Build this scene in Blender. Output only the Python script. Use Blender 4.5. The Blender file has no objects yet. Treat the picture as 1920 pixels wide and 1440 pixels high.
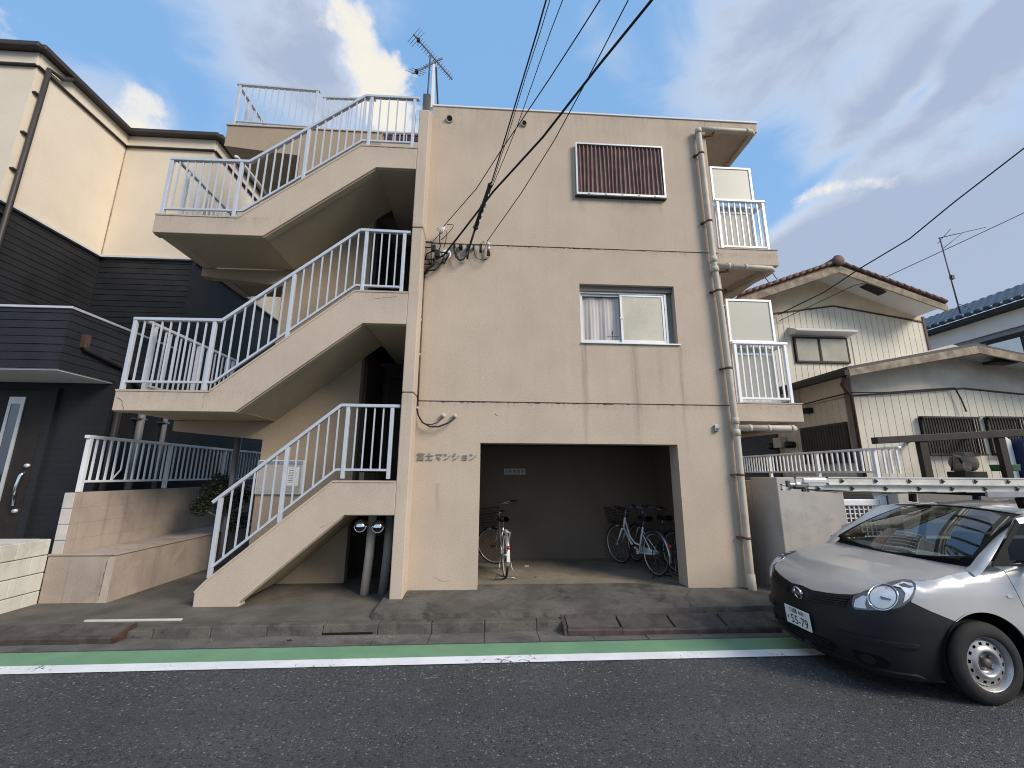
import bpy, bmesh, math, random
import numpy as np
from mathutils import Vector, Matrix, geometry
from mathutils.bvhtree import BVHTree
random.seed(7)
C = bpy.context.scene.collection
sc = bpy.context.scene
PI = math.pi
# ------------------------------------------------------------------ camera
F_PX, YAW, PITCH, ROLL, CAM_H = 783.08, -0.0568365, 0.21387756, 0.0056122, 1.73
def cam_axes():
    cy, sy, cp, sp, cr, sr = math.cos(YAW), math.sin(YAW), math.cos(PITCH), math.sin(PITCH), math.cos(ROLL), math.sin(ROLL)
    d = Vector((-sy*cp, cy*cp, sp)); r0 = Vector((cy, sy, 0)); u0 = r0.cross(d)
    return cr*r0+sr*u0, -sr*r0+cr*u0, d
AX = cam_axes()
cam_data = bpy.data.cameras.new('camera')
cam = bpy.data.objects.new('camera', cam_data); C.objects.link(cam)
cam_data.sensor_width = 36.0; cam_data.lens = 36.0*F_PX/1920.0
cam_data.clip_start = 0.05; cam_data.clip_end = 3000
cam.matrix_world = Matrix(((AX[0][0], AX[1][0], -AX[2][0], 0), (AX[0][1], AX[1][1], -AX[2][1], 0),
                           (AX[0][2], AX[1][2], -AX[2][2], CAM_H), (0, 0, 0, 1)))
sc.camera = cam
def ray(px, py):
    return AX[0]*((px-960)/F_PX) + AX[1]*((720-py)/F_PX) + AX[2]
def at(px, py, Y):                       # the point of the place seen at a pixel, on the plane y = Y
    r = ray(px, py); t = Y/r[1]
    return Vector((r[0]*t, Y, r[2]*t+CAM_H))
def atx(px, py, X):
    r = ray(px, py); t = X/r[0]
    return Vector((X, r[1]*t, r[2]*t+CAM_H))
# ------------------------------------------------------------------ light
SUN_AZ, SUN_EL = math.radians(128), math.radians(34)
sun_dir = Vector((math.sin(SUN_AZ)*math.cos(SUN_EL), math.cos(SUN_AZ)*math.cos(SUN_EL), math.sin(SUN_EL)))
sd = bpy.data.lights.new('sun', 'SUN'); sd.energy = 1.6; sd.angle = math.radians(24); sd.color = (1.0, 0.89, 0.76)
so = bpy.data.objects.new('sun', sd); C.objects.link(so)
so.rotation_euler = sun_dir.to_track_quat('Z', 'Y').to_euler(); so.location = (6, -5, 12)
sc.view_settings.view_transform = 'Standard'; sc.view_settings.look = 'None'
sc.view_settings.exposure = 1.2; sc.view_settings.gamma = 1.0; sc.view_settings.use_curve_mapping = False
w = bpy.data.worlds.new('World'); sc.world = w; w.use_nodes = True
nt = w.node_tree; nt.nodes.clear()
def nd(t, kind, **kw):
    n = t.nodes.new(kind)
    for k, v in kw.items():
        if k.startswith('i_'):
            key = k[2:]
            key = int(key) if key.isdigit() else key.replace('_', ' ')
            n.inputs[key].default_value = v
        else: setattr(n, k, v)
    return n
def math_n(t, op, a, b=None, c=None, clamp=False):
    n = t.nodes.new('ShaderNodeMath'); n.operation = op; n.use_clamp = clamp
    for i, v in enumerate((a, b, c)):
        if v is None: continue
        if isinstance(v, (int, float)): n.inputs[i].default_value = v
        else: t.links.new(v, n.inputs[i])
    return n.outputs[0]
def maprange(t, v, a, b, c=0.0, d=1.0, smooth=True):
    n = t.nodes.new('ShaderNodeMapRange'); n.interpolation_type = 'SMOOTHSTEP' if smooth else 'LINEAR'
    t.links.new(v, n.inputs[0])
    for i, x in zip((1, 2, 3, 4), (a, b, c, d)): n.inputs[i].default_value = x
    return n.outputs[0]
def mixc(t, f, a, b, mode='MIX'):
    n = t.nodes.new('ShaderNodeMix'); n.data_type = 'RGBA'; n.blend_type = mode
    for s, v in ((0, f), (6, a), (7, b)):
        if isinstance(v, (int, float)): n.inputs[s].default_value = v
        elif isinstance(v, (tuple, list)): n.inputs[s].default_value = (*v[:3], 1)
        else: t.links.new(v, n.inputs[s])
    return n.outputs[2]
def noise(t, vec, scale, detail=5.0, rough=0.55, dist=0.0):
    n = t.nodes.new('ShaderNodeTexNoise'); n.inputs['Scale'].default_value = scale
    n.inputs['Detail'].default_value = detail; n.inputs['Roughness'].default_value = rough; n.inputs['Distortion'].default_value = dist
    if vec is not None: t.links.new(vec, n.inputs['Vector'])
    return n.outputs['Fac']
sky = nd(nt, 'ShaderNodeTexSky', sky_type='NISHITA', sun_disc=False, sun_elevation=SUN_EL, sun_rotation=SUN_AZ,
         air_density=1.0, dust_density=0.6, ozone_density=1.6)
tc = nd(nt, 'ShaderNodeTexCoord'); DIRV = tc.outputs['Generated']
def cloud_blob(px, py, sx, sy, rot=0.0, amp=1.0):
    """one bank of cloud round a direction; sx, sy its half widths (radians) across and up the sky"""
    d = ray(px, py).normalized(); right = Vector((d[1], -d[0], 0)).normalized(); up = right.cross(d)
    r = right*math.cos(rot)+up*math.sin(rot); u = -right*math.sin(rot)+up*math.cos(rot)
    outs = []
    for v, s in ((r, sx), (u, sy)):
        n = nt.nodes.new('ShaderNodeVectorMath'); n.operation = 'DOT_PRODUCT'
        nt.links.new(DIRV, n.inputs[0]); n.inputs[1].default_value = v/s
        outs.append(math_n(nt, 'SUBTRACT', n.outputs['Value'], d.dot(v)/s))
    q = math_n(nt, 'ADD', math_n(nt, 'MULTIPLY', outs[0], outs[0]), math_n(nt, 'MULTIPLY', outs[1], outs[1]))
    front = nt.nodes.new('ShaderNodeVectorMath'); front.operation = 'DOT_PRODUCT'
    nt.links.new(DIRV, front.inputs[0]); front.inputs[1].default_value = d
    g = math_n(nt, 'POWER', 2.718, math_n(nt, 'MULTIPLY', q, -1.0))
    g = math_n(nt, 'MULTIPLY', g, math_n(nt, 'GREATER_THAN', front.outputs['Value'], 0.0))
    return math_n(nt, 'MULTIPLY', g, amp)
def addup(vals):
    o = vals[0]
    for v in vals[1:]: o = math_n(nt, 'ADD', o, v)
    return o
mp = nd(nt, 'ShaderNodeMapping'); mp.inputs['Scale'].default_value = (1, 1, 1.7); mp.inputs['Rotation'].default_value = (0, 0.25, 0); nt.links.new(DIRV, mp.inputs['Vector'])
n1 = noise(nt, mp.outputs[0], 2.4, 6, 0.55, 0.25)
n2 = noise(nt, DIRV, 13, 10, 0.62, 0.1)
n3 = noise(nt, mp.outputs[0], 5.5, 8, 0.58, 0.45)
def cen(v, k): return math_n(nt, 'MULTIPLY', math_n(nt, 'SUBTRACT', v, 0.5), k)
puff = math_n(nt, 'ADD', cen(n2, 2.6), cen(n3, 1.4))
soft = math_n(nt, 'ADD', cen(n1, 1.3), cen(n3, 1.5))
# bright cumulus heads: crisp, billowing edges
bright = addup([cloud_blob(672, 55, .050, .12, .5, .95), cloud_blob(730, 135, .040, .035, 0, .8), cloud_blob(690, 150, .05, .04, 0, .5), cloud_blob(735, 235, .08, .045, 0, 1.1),
                cloud_blob(278, 182, .035, .022, 0, .75), cloud_blob(235, 195, .05, .02, .1, .5), cloud_blob(262, 246, .05, .022, 0, 1.25), cloud_blob(0, 45, .035, .03, 0, .75),
                cloud_blob(1490, 382, .022, .015, .4, .55), cloud_blob(1530, 362, .024, .017, .3, .72), cloud_blob(1580, 350, .030, .015, .1, .58), cloud_blob(1640, 346, .034, .016, -.2, .55), cloud_blob(1700, 356, .05, .02, -.2, .33)])
# broad soft banks, lilac grey inside and pale at the rim
grey = addup([cloud_blob(1480, 70, .22, .13, .35, 1.0), cloud_blob(1720, 170, .22, .10, .45, .95), cloud_blob(1640, 230, .14, .05, .5, .55), cloud_blob(1330, 60, .10, .14, .2, .5), cloud_blob(1700, 480, .36, .10, .05, 1.3),
              cloud_blob(1900, 560, .28, .18, 0, 1.0), cloud_blob(1500, 470, .15, .07, .2, .75), cloud_blob(1600, 425, .15, .05, .1, .8), cloud_blob(1900, 60, .12, .06, .6, .7), cloud_blob(545, 40, .15, .13, -.3, 1.0), cloud_blob(640, 200, .10, .06, 0, .5),
              cloud_blob(190, 185, .11, .045, .1, .75), cloud_blob(1130, 80, .04, .16, .35, .35), cloud_blob(1560, 315, .16, .018, .45, -.55), cloud_blob(1780, 90, .10, .020, .75, -.75), cloud_blob(1420, 330, .05, .06, 0, -.3)])
away = nd(nt, 'ShaderNodeVectorMath', operation='DOT_PRODUCT'); nt.links.new(DIRV, away.inputs[0]); away.inputs[1].default_value = (0, -1, 0.1)
cover = maprange(nt, away.outputs['Value'], -0.25, 0.35, 0.0, 0.55)        # scattered cloud on the side of the sky behind
bd = math_n(nt, 'ADD', bright, puff)
bm_ = math_n(nt, 'MULTIPLY', maprange(nt, bd, 0.34, 0.86), maprange(nt, bright, .05, .32))
gd = math_n(nt, 'ADD', math_n(nt, 'ADD', grey, cover), soft)
gm_ = math_n(nt, 'MULTIPLY', maprange(nt, gd, 0.10, 1.10), 0.93)
skys = nt.nodes.new('ShaderNodeVectorMath'); skys.operation = 'SCALE'; skys.inputs['Scale'].default_value = 0.060
nt.links.new(sky.outputs[0], skys.inputs[0])
sepd = nd(nt, 'ShaderNodeSeparateXYZ'); nt.links.new(DIRV, sepd.inputs[0])
base = mixc(nt, 0.70, skys.outputs[0], (0.128, 0.252, 0.44))
thin = mixc(nt, maprange(nt, sepd.outputs[2], 0.02, 0.62, 0.85, 0.0), base, (0.215, 0.305, 0.39))
gcol = mixc(nt, maprange(nt, math_n(nt, 'ADD', gd, cen(n3, .9)), .5, 1.35), (0.30, 0.33, 0.378), (0.188, 0.219, 0.288))
c1 = mixc(nt, gm_, thin, gcol)
bcol = mixc(nt, maprange(nt, math_n(nt, 'ADD', cen(n2, 1.6), bd), 0.5, 1.3), (0.33, 0.345, 0.375), (0.405, 0.388, 0.345))
c2 = mixc(nt, bm_, c1, bcol)
bg = nd(nt, 'ShaderNodeBackground', i_Strength=1.0); nt.links.new(c2, bg.inputs['Color'])
wo = nd(nt, 'ShaderNodeOutputWorld'); nt.links.new(bg.outputs[0], wo.inputs['Surface'])
sc.cycles.use_denoising = True; sc.cycles.filter_width = 1.05; sc.cycles.max_bounces = 8; sc.cycles.transparent_max_bounces = 12

# ------------------------------------------------------------------ mesh helpers
class MB:
    def __init__(s): s.v = []; s.f = []; s.sm = []
    def add(s, vs, fs, smooth=False):
        b = len(s.v); s.v += [tuple(p) for p in vs]
        for f in fs: s.f.append([b+i for i in f]); s.sm.append(smooth)
        return s
    def box(s, x0, x1, y0, y1, z0, z1):
        if x0 > x1: x0, x1 = x1, x0
        if y0 > y1: y0, y1 = y1, y0
        if z0 > z1: z0, z1 = z1, z0
        return s.add([(x0,y0,z0),(x1,y0,z0),(x1,y1,z0),(x0,y1,z0),(x0,y0,z1),(x1,y0,z1),(x1,y1,z1),(x0,y1,z1)],
                     [(3,2,1,0),(4,5,6,7),(0,1,5,4),(1,2,6,5),(2,3,7,6),(3,0,4,7)])
    def prism(s, poly, a, b, axis='y'):
        """poly in the two other axes, extruded from a to b"""
        area = sum(poly[i-1][0]*poly[i][1]-poly[i][0]*poly[i-1][1] for i in range(len(poly)))
        if area < 0: poly = poly[::-1]
        n = len(poly)
        mk = {'y': lambda p, t: (p[0], t, p[1]), 'x': lambda p, t: (t, p[0], p[1]), 'z': lambda p, t: (p[0], p[1], t)}[axis]
        vs = [mk(p, a) for p in poly]+[mk(p, b) for p in poly]
        fs = [list(range(n)), list(range(2*n-1, n-1, -1))]+[[i, i+n, (i+1) % n+n, (i+1) % n] for i in range(n)]
        return s.add(vs, fs)
    def tube(s, pts, r, n=10, caps=True, smooth=True):
        pts = [Vector(p) for p in pts]; rs = r if isinstance(r, (list, tuple)) else [r]*len(pts)
        vs = []; prev = None
        for i, p in enumerate(pts):
            d = (pts[min(i+1, len(pts)-1)]-pts[max(i-1, 0)]).normalized()
            if prev is None:
                a = Vector((0, 0, 1)) if abs(d.z) < .9 else Vector((1, 0, 0)); u = d.cross(a).normalized()
            else:
                u = (prev-d*prev.dot(d)).normalized()
            prev = u; w_ = d.cross(u)
            k = 1.0
            if 0 < i < len(pts)-1:
                c = (pts[i]-pts[i-1]).normalized().dot((pts[i+1]-pts[i]).normalized()); k = 1/max(.5, math.sqrt(max(0, (1+c)/2)))
            for j in range(n):
                an = 2*PI*j/n+PI/n; vs.append(p+(u*math.cos(an)+w_*math.sin(an))*rs[i]*(k if n == 4 else 1))
        fs = [[i*n+j, (i+1)*n+j, (i+1)*n+(j+1) % n, i*n+(j+1) % n] for i in range(len(pts)-1) for j in range(n)]
        s.add(vs, fs, smooth and n > 4)
        if caps:
            b = len(s.v)-len(vs); s.f.append([b+j for j in range(n)]); s.sm.append(False)
            s.f.append([b+len(vs)-1-j for j in range(n)]); s.sm.append(False)
        return s
    def bar(s, a, b, w_, h, up=Vector((0, 0, 1))):
        """rectangular bar from a to b, w_ wide sideways and h along up"""
        a, b = Vector(a), Vector(b); d = (b-a).normalized(); side = d.cross(up)
        if side.length < 1e-4: side = Vector((1, 0, 0))
        side.normalize(); u = side.cross(d).normalized()
        o = []
        for p in (a, b):
            for i, j in ((-1,-1),(1,-1),(1,1),(-1,1)): o.append(p+side*(i*w_/2)+u*(j*h/2))
        return s.add(o, [(3,2,1,0),(4,5,6,7),(0,1,5,4),(1,2,6,5),(2,3,7,6),(3,0,4,7)])
    def lathe(s, prof, origin=(0,0,0), axis='z', n=24, smooth=True):
        """prof: (radius, height) list turned about the axis"""
        o = Vector(origin); vs = []
        mk = {'z': lambda r, h, a: (r*math.cos(a), r*math.sin(a), h), 'y': lambda r, h, a: (r*math.cos(a), h, r*math.sin(a)), 'x': lambda r, h, a: (h, r*math.cos(a), r*math.sin(a))}[axis]
        for r, h in prof:
            for j in range(n): vs.append(o+Vector(mk(max(r, 1e-4), h, 2*PI*j/n)))
        fs = [[i*n+j, i*n+(j+1) % n, (i+1)*n+(j+1) % n, (i+1)*n+j] for i in range(len(prof)-1) for j in range(n)]
        return s.add(vs, fs, smooth)
    def grid(s, P, smooth=True, flip=False):
        """P[i][j] points"""
        n, m = len(P), len(P[0]); vs = [p for row in P for p in row]
        fs = [[i*m+j, (i+1)*m+j, (i+1)*m+j+1, i*m+j+1] for i in range(n-1) for j in range(m-1)]
        if flip: fs = [f[::-1] for f in fs]
        return s.add(vs, fs, smooth)
    def wall(s, x0, x1, z0, z1, y0, y1, holes=(), axis='y'):
        """a wall slab in the xz plane (axis y) or the yz plane (axis x), with rectangular holes; no inner faces"""
        xs = sorted({x0, x1, *[h[0] for h in holes], *[h[1] for h in holes]}); xs = [x for x in xs if x0 <= x <= x1]
        zs = sorted({z0, z1, *[h[2] for h in holes], *[h[3] for h in holes]}); zs = [z for z in zs if z0 <= z <= z1]
        mk = (lambda a, z, t: (a, t, z)) if axis == 'y' else (lambda a, z, t: (t, a, z))
        def solid(i, j):
            if i < 0 or j < 0 or i >= len(xs)-1 or j >= len(zs)-1: return False
            cx, cz = (xs[i]+xs[i+1])/2, (zs[j]+zs[j+1])/2
            return not any(h[0] < cx < h[1] and h[2] < cz < h[3] for h in holes)
        for i in range(len(xs)-1):
            for j in range(len(zs)-1):
                if not solid(i, j): continue
                a, b, c, d = xs[i], xs[i+1], zs[j], zs[j+1]
                s.add([mk(a,c,y0), mk(b,c,y0), mk(b,d,y0), mk(a,d,y0)], [(0,1,2,3)])
                s.add([mk(a,c,y1), mk(a,d,y1), mk(b,d,y1), mk(b,c,y1)], [(0,1,2,3)])
                for (di, dj, p, q) in ((-1,0,(a,d),(a,c)), (1,0,(b,c),(b,d)), (0,-1,(a,c),(b,c)), (0,1,(b,d),(a,d))):
                    if not solid(i+di, j+dj):
                        s.add([mk(*p,y0), mk(*p,y1), mk(*q,y1), mk(*q,y0)], [(0,1,2,3)])
        return s
    def mesh(s, name, m, merge=False, fix=True):
        me = bpy.data.meshes.new(name); me.from_pydata(s.v, [], s.f)
        me.polygons.foreach_set('use_smooth', s.sm)
        if m is not None: me.materials.append(m)
        if fix or merge:
            bm = bmesh.new(); bm.from_mesh(me)
            if merge: bmesh.ops.remove_doubles(bm, verts=bm.verts, dist=1e-5)
            if fix: bmesh.ops.recalc_face_normals(bm, faces=bm.faces)
            bm.to_mesh(me); bm.free()
        me.update(); return me
def link(name, me, parent=None, loc=None, bevel=0):
    o = bpy.data.objects.new(name, me); C.objects.link(o)
    if parent is not None:
        o.parent = parent
        if parent.get('_world'): o.matrix_parent_inverse = Matrix.Translation(-parent.location)
    if loc is not None: o.location = loc
    if bevel:
        b = o.modifiers.new('edge', 'BEVEL'); b.width = bevel; b.segments = 2; b.limit_method = 'ANGLE'; b.angle_limit = math.radians(40)
    return o
def part(name, mb, m, parent=None, bevel=0, merge=False, label=None, loc=None, fix=True):
    o = link(name, mb.mesh(name, m, merge, fix), parent, loc, bevel)
    if label: o['label'] = label
    return o
def tag(o, label, cat, group=None):
    o['label'] = label; o['category'] = cat
    if group: o['group'] = group
    return o
def thing(name, label, cat, loc=(0,0,0), rotz=0, group=None, world=True):
    """an Empty at the thing's base; with world=True its parts are modelled in world coordinates"""
    o = bpy.data.objects.new(name, None); C.objects.link(o); o.location = loc; o.rotation_euler = (0, 0, rotz)
    o.empty_display_size = .2
    if world: o['_world'] = 1
    return tag(o, label, cat, group)
def struct(name, mb, m, parent=None, bevel=0):
    o = part(name, mb, m, parent, bevel)
    if parent is None: o['kind'] = 'structure'
    return o
def copy_tree(o, parent=None):
    c = o.copy(); C.objects.link(c)
    if parent is not None: c.parent = parent
    for ch in list(o.children): copy_tree(ch, c)
    return c
def text_mesh(s, size, depth, m, name, parent, mtx, align='LEFT', res=3):
    cu = bpy.data.curves.new(name, 'FONT'); cu.body = s; cu.size = size; cu.extrude = depth; cu.align_x = align; cu.align_y = 'CENTER'; cu.resolution_u = res
    t = bpy.data.objects.new(name+'_curve', cu); C.objects.link(t)
    bpy.context.view_layer.update()
    me = bpy.data.meshes.new_from_object(t.evaluated_get(bpy.context.evaluated_depsgraph_get()))
    bpy.data.objects.remove(t); bpy.data.curves.remove(cu)
    me.transform(mtx); me.materials.clear(); me.materials.append(m); me.name = name
    return link(name, me, parent)

# ------------------------------------------------------------------ materials
MATS = {}
def M(name, col, rough=.8, metal=0.0, var=.10, vscale=2.5, bump=0.0, bscale=60, spec=.35, coat=0.0, streak=0.0, grime=None, fine=0.0):
    """painted / rendered / metal surface: large mottling, vertical weather streaks, a fine relief"""
    m = bpy.data.materials.new(name); m.use_nodes = True; t = m.node_tree; b = t.nodes['Principled BSDF']
    b.inputs['Roughness'].default_value = rough; b.inputs['Metallic'].default_value = metal
    b.inputs['Specular IOR Level'].default_value = spec; b.inputs['Coat Weight'].default_value = coat; b.inputs['Coat Roughness'].default_value = .10
    o = nd(t, 'ShaderNodeTexCoord').outputs['Object']
    c = mixc(t, maprange(t, noise(t, o, vscale, 6, .6), .3, .7), tuple(x*(1-var) for x in col), tuple(x*(1+var) for x in col))
    if fine:
        c = mixc(t, maprange(t, noise(t, o, 140, 2, .6), .35, .65, 0, fine), c, tuple(x*.6 for x in col))
    if streak:
        mp_ = nd(t, 'ShaderNodeMapping'); mp_.inputs['Scale'].default_value = (9, 9, .35); t.links.new(o, mp_.inputs['Vector'])
        c = mixc(t, maprange(t, noise(t, mp_.outputs[0], 1.0, 5, .65), .5, .8, 0, streak), c, tuple(x*.55 for x in col))
    if grime:
        c = mixc(t, maprange(t, noise(t, o, grime[1], 7, .7, .4), .5, .72, 0, grime[2]), c, grime[0])
    t.links.new(c, b.inputs['Base Color'])
    if bump:
        bn = nd(t, 'ShaderNodeBump', i_Strength=bump, i_Distance=.01); t.links.new(noise(t, o, bscale, 4, .65), bn.inputs['Height']); t.links.new(bn.outputs[0], b.inputs['Normal'])
    MATS[name] = m; return m
def socket_of(m, kind='ShaderNodeTexCoord'):
    return [n for n in m.node_tree.nodes if n.type == 'TEX_COORD'][0].outputs['Object']
def base_link(m):
    b = m.node_tree.nodes['Principled BSDF']; return b, b.inputs['Base Color'].links[0].from_socket
# ---- surfaces of the place
STUCCO = (0.55, 0.455, 0.36)
def stucco(name, col, drips=(), bump=.45, var=.06, streak=.13, joints=()):
    m = M(name, col, .92, 0, var, 1.1, bump*1.3, 80, .15, streak=streak, fine=.30)
    t = m.node_tree; b, c = base_link(m); o = socket_of(m)
    sp = nd(t, 'ShaderNodeSeparateXYZ'); t.links.new(o, sp.inputs[0]); X, Z = sp.outputs[0], sp.outputs[2]
    if joints:
        jm = None; smear = noise(t, o, 3.5, 6, .7)
        mpj = nd(t, 'ShaderNodeMapping'); mpj.inputs['Scale'].default_value = (14, 14, 1.0); t.links.new(o, mpj.inputs['Vector']); runs = noise(t, mpj.outputs[0], 1.2, 5, .7)
        for zj, dn, amp in joints:
            below = math_n(t, 'SUBTRACT', zj, Z)
            k = math_n(t, 'MULTIPLY', math_n(t, 'GREATER_THAN', below, -.012), maprange(t, below, dn, .0, 0, amp))
            k = math_n(t, 'MULTIPLY', k, maprange(t, math_n(t, 'ADD', math_n(t, 'MULTIPLY', smear, .5), math_n(t, 'MULTIPLY', runs, .6)), .45, .72))
            jm = k if jm is None else math_n(t, 'MAXIMUM', jm, k)
        c = mixc(t, jm, c, tuple(x*.42 for x in col)); t.links.new(c, b.inputs['Base Color'])
        pale = maprange(t, noise(t, mpj.outputs[0], .45, 4, .6), .58, .75, 0, .09)
        c = mixc(t, pale, c, tuple(min(1, x*1.35) for x in col)); t.links.new(c, b.inputs['Base Color'])
    if drips:
        wob = math_n(t, 'MULTIPLY', math_n(t, 'SUBTRACT', noise(t, o, 2.2, 4, .6), .5), .10)
        mask = None
        for x, wd, zt, ln, amp in drips:
            d = math_n(t, 'ABSOLUTE', math_n(t, 'SUBTRACT', math_n(t, 'ADD', X, wob), x))
            a = maprange(t, d, wd, 0.0, 0, amp)
            v = math_n(t, 'MULTIPLY', maprange(t, Z, zt-ln, zt-.2*ln), math_n(t, 'LESS_THAN', Z, zt))
            k = math_n(t, 'MULTIPLY', a, v); mask = k if mask is None else math_n(t, 'MAXIMUM', mask, k)
        mp_ = nd(t, 'ShaderNodeMapping'); mp_.inputs['Scale'].default_value = (22, 22, .8); t.links.new(o, mp_.inputs['Vector'])
        mask = math_n(t, 'MULTIPLY', mask, maprange(t, noise(t, mp_.outputs[0], 1.5, 5, .7), .2, .7))
        t.links.new(mixc(t, mask, c, tuple(x*.45 for x in col)), b.inputs['Base Color'])
    return m
facade_m = stucco('facade_render', STUCCO, [(1.50,.075,3.78,2.3,.75),(2.31,.10,3.78,2.5,.62),(2.72,.07,3.78,1.2,.35),(3.06,.06,3.78,2.4,.6),(1.55,.1,6.4,.35,.5),(2.4,.5,6.40,.3,.55),(2.92,.08,6.4,.5,.3),(.55,.05,7.84,.7,.3),(-.72,.06,1.6,.6,.4),(3.2,.1,8.1,.5,.3)], joints=((2.814, .14, .5), (5.455, .12, .5), (8.14, .9, .30), (.55, .4, .0)))
stair_m = stucco('stair_render', (0.555, 0.465, 0.372), bump=.35, joints=((2.85, .25, .35), (5.575, .25, .35), (4.42, .3, .25), (6.97, .3, .25), (1.63, .3, .25)))
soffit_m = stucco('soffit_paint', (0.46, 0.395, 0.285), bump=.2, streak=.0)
bay_m = stucco('bay_shade_render', (0.20, 0.158, 0.126), bump=.4)  # wall colour darkened to carry the shade inside the bay
spine_m = stucco('stairwell_shade_render', (0.40, 0.315, 0.23), bump=.35)  # orange-brown tan, deepened so the stairwell's shade is in the colour
ceil_m = M('bay_ceiling', (0.05, 0.043, 0.037), .95)  # shade at the top of the bay put into a near-black ceiling colour
recess_m = M('recess_render', (0.055, 0.047, 0.04), .9)  # darkness of the rooms behind the openings put into the colour
trimw_m = M('roof_trim', (0.72, 0.70, 0.68), .5, 0, .06)
groove_m = M('joint_sealant', (0.13, 0.11, 0.09), .95, 0, .3, 6)
rail_m = M('rail_aluminium', (0.56, 0.59, 0.64), .42, .25, .05, 6, .05, 200, .5, streak=.12)
railw_m = M('rail_white', (0.80, 0.81, 0.83), .42, .1, .05, 6, .03, 200, .5, streak=.15)
rust_m = M('rusty_steel', (0.16, 0.085, 0.05), .85, .2, .4, 14, .2, 90)
conc_m = M('old_concrete', (0.140, 0.127, 0.110), .95, 0, .3, 2.6, .9, 38, .15, fine=.5, grime=((0.045,0.041,0.035), 2.4, .85))
floor_m = M('bay_floor_concrete', (0.25, 0.215, 0.168), .9, 0, .2, 2.5, .3, 60, .2, fine=.2, grime=((0.10,0.09,0.07), 1.2, .6))
kerb_m = M('kerb_concrete', (0.125, 0.114, 0.10), .95, 0, .3, 4.5, .9, 40, .15, fine=.5, streak=.5, grime=((0.04,0.037,0.033), 3.6, .9))
gutter_m = M('gutter_concrete', (0.15, 0.14, 0.127), .95, 0, .25, 2.2, .6, 50, .15, fine=.45, grime=((0.055,0.05,0.045), 2.3, .75))
pave_m = M('alley_concrete', (0.135, 0.122, 0.104), .95, 0, .28, 1.9, .6, 45, .15, fine=.4, grime=((0.06,0.055,0.048), .9, .7))
creamwall_m = M('cream_block_paint', (0.58, 0.565, 0.50), .85, 0, .08, 2.0, .3, 50, .2, streak=.35, grime=((0.20,0.185,0.14), 2.2, .35))
tanblock_m = M('tan_block_paint', (0.40, 0.33, 0.275), .9, 0, .12, 1.8, .4, 60, .15, streak=.8, fine=.15, grime=((0.17,0.135,0.105), 1.4, .55))
patch_m = M('tan_patch', (0.47, 0.40, 0.34), .9, 0, .1, 4, .4, 60, .15)
palepaint_m = M('pale_block_end', (0.56, 0.52, 0.48), .9, 0, .1, 3, .3, 60, .15, streak=.3)
cream_m = M('cream_siding', (0.70, 0.615, 0.49), .75, 0, .04, 1.2, 0, 30, .25)
def relief_lines(m, axis, scale, strength, dist=.004, brick=False):
    t = m.node_tree; b = t.nodes['Principled BSDF']; o = socket_of(m)
    wv = nd(t, 'ShaderNodeTexWave', wave_type='BANDS', bands_direction=axis, wave_profile='SIN'); wv.inputs['Scale'].default_value = scale; wv.inputs['Distortion'].default_value = .4; wv.inputs['Detail'].default_value = 1
    t.links.new(o, wv.inputs['Vector'])
    h = math_n(t, 'ADD', math_n(t, 'POWER', wv.outputs['Fac'], .25), math_n(t, 'MULTIPLY', noise(t, o, 55, 3, .6), .8))
    bn = nd(t, 'ShaderNodeBump', i_Strength=strength, i_Distance=dist); t.links.new(h, bn.inputs['Height']); t.links.new(bn.outputs[0], b.inputs['Normal'])
relief_lines(cream_m, 'Z', 3.4, .14)
dark_m = M('charcoal_siding', (0.019, 0.0205, 0.0235), .55, 0, .22, 2.4, .25, 40, .25, streak=.0)
darkwall_m = M('charcoal_wall', (0.019, 0.020, 0.023), .65, 0, .1, 2, 0, 40, .35); relief_lines(darkwall_m, 'Z', 3.2, .5)
browntrim_m = M('brown_gutter', (0.042, 0.033, 0.028), .5, 0, .1, 4, 0, 30, .4)
paletrim_m = M('pale_soffit', (0.60, 0.60, 0.60), .7, 0, .04)
greypipe_m = M('grey_pvc', (0.22, 0.215, 0.21), .5, 0, .1, 5, .05, 40, .4)
beigepipe_m = M('beige_pvc', (0.50, 0.445, 0.37), .55, 0, .1, 3, .1, 40, .35, streak=.25, grime=((0.42,0.24,0.10), 5, .35))
white_m = M('white_paint', (0.78, 0.78, 0.77), .45, 0, .04, 4, 0, 30, .4)
alum_m = M('window_aluminium', (0.66, 0.66, 0.65), .4, .5, .05, 6, 0, 30, .5)
black_m = M('black_plastic', (0.014, 0.014, 0.015), .5, 0, .1)
cable_m = M('cable_sheath', (0.018, 0.017, 0.017), .55, 0, .1)
cableb_m = M('brown_conduit', (0.09, 0.052, 0.04), .6, 0, .2, 5)
chrome_m = M('chrome', (0.80, 0.80, 0.82), .12, 1, .02)
steel_m = M('steel', (0.42, 0.42, 0.43), .38, .9, .1, 8)
corr_m = M('brown_corrugated_sheet', (0.13, 0.064, 0.054), .5, 0, .3, 3.5, .05, 40, .4, grime=((0.26,0.14,0.11), 3, .3))
frost_m = M('frosted_panel', (0.46, 0.45, 0.375), .35, 0, .03, .8, .02, 90, .5)
cside_m = M('cream_metal_siding', (0.62, 0.58, 0.48), .5, 0, .05, 1.5, .04, 30, .35, streak=.18)
plaster_m = M('gable_plaster', (0.68, 0.58, 0.42), .9, 0, .10, 1.8, .2, 30, .2, streak=.2)
plasterg_m = M('grey_gable_plaster', (0.66, 0.60, 0.52), .9, 0, .12, 1.8, .2, 30, .2)
wood_m = M('weathered_wood', (0.30, 0.245, 0.185), .85, 0, .35, 5, .25, 40, .2, streak=.4)
darksteel_m = M('dark_steel', (0.10, 0.10, 0.105), .5, .5, .1)
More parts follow.
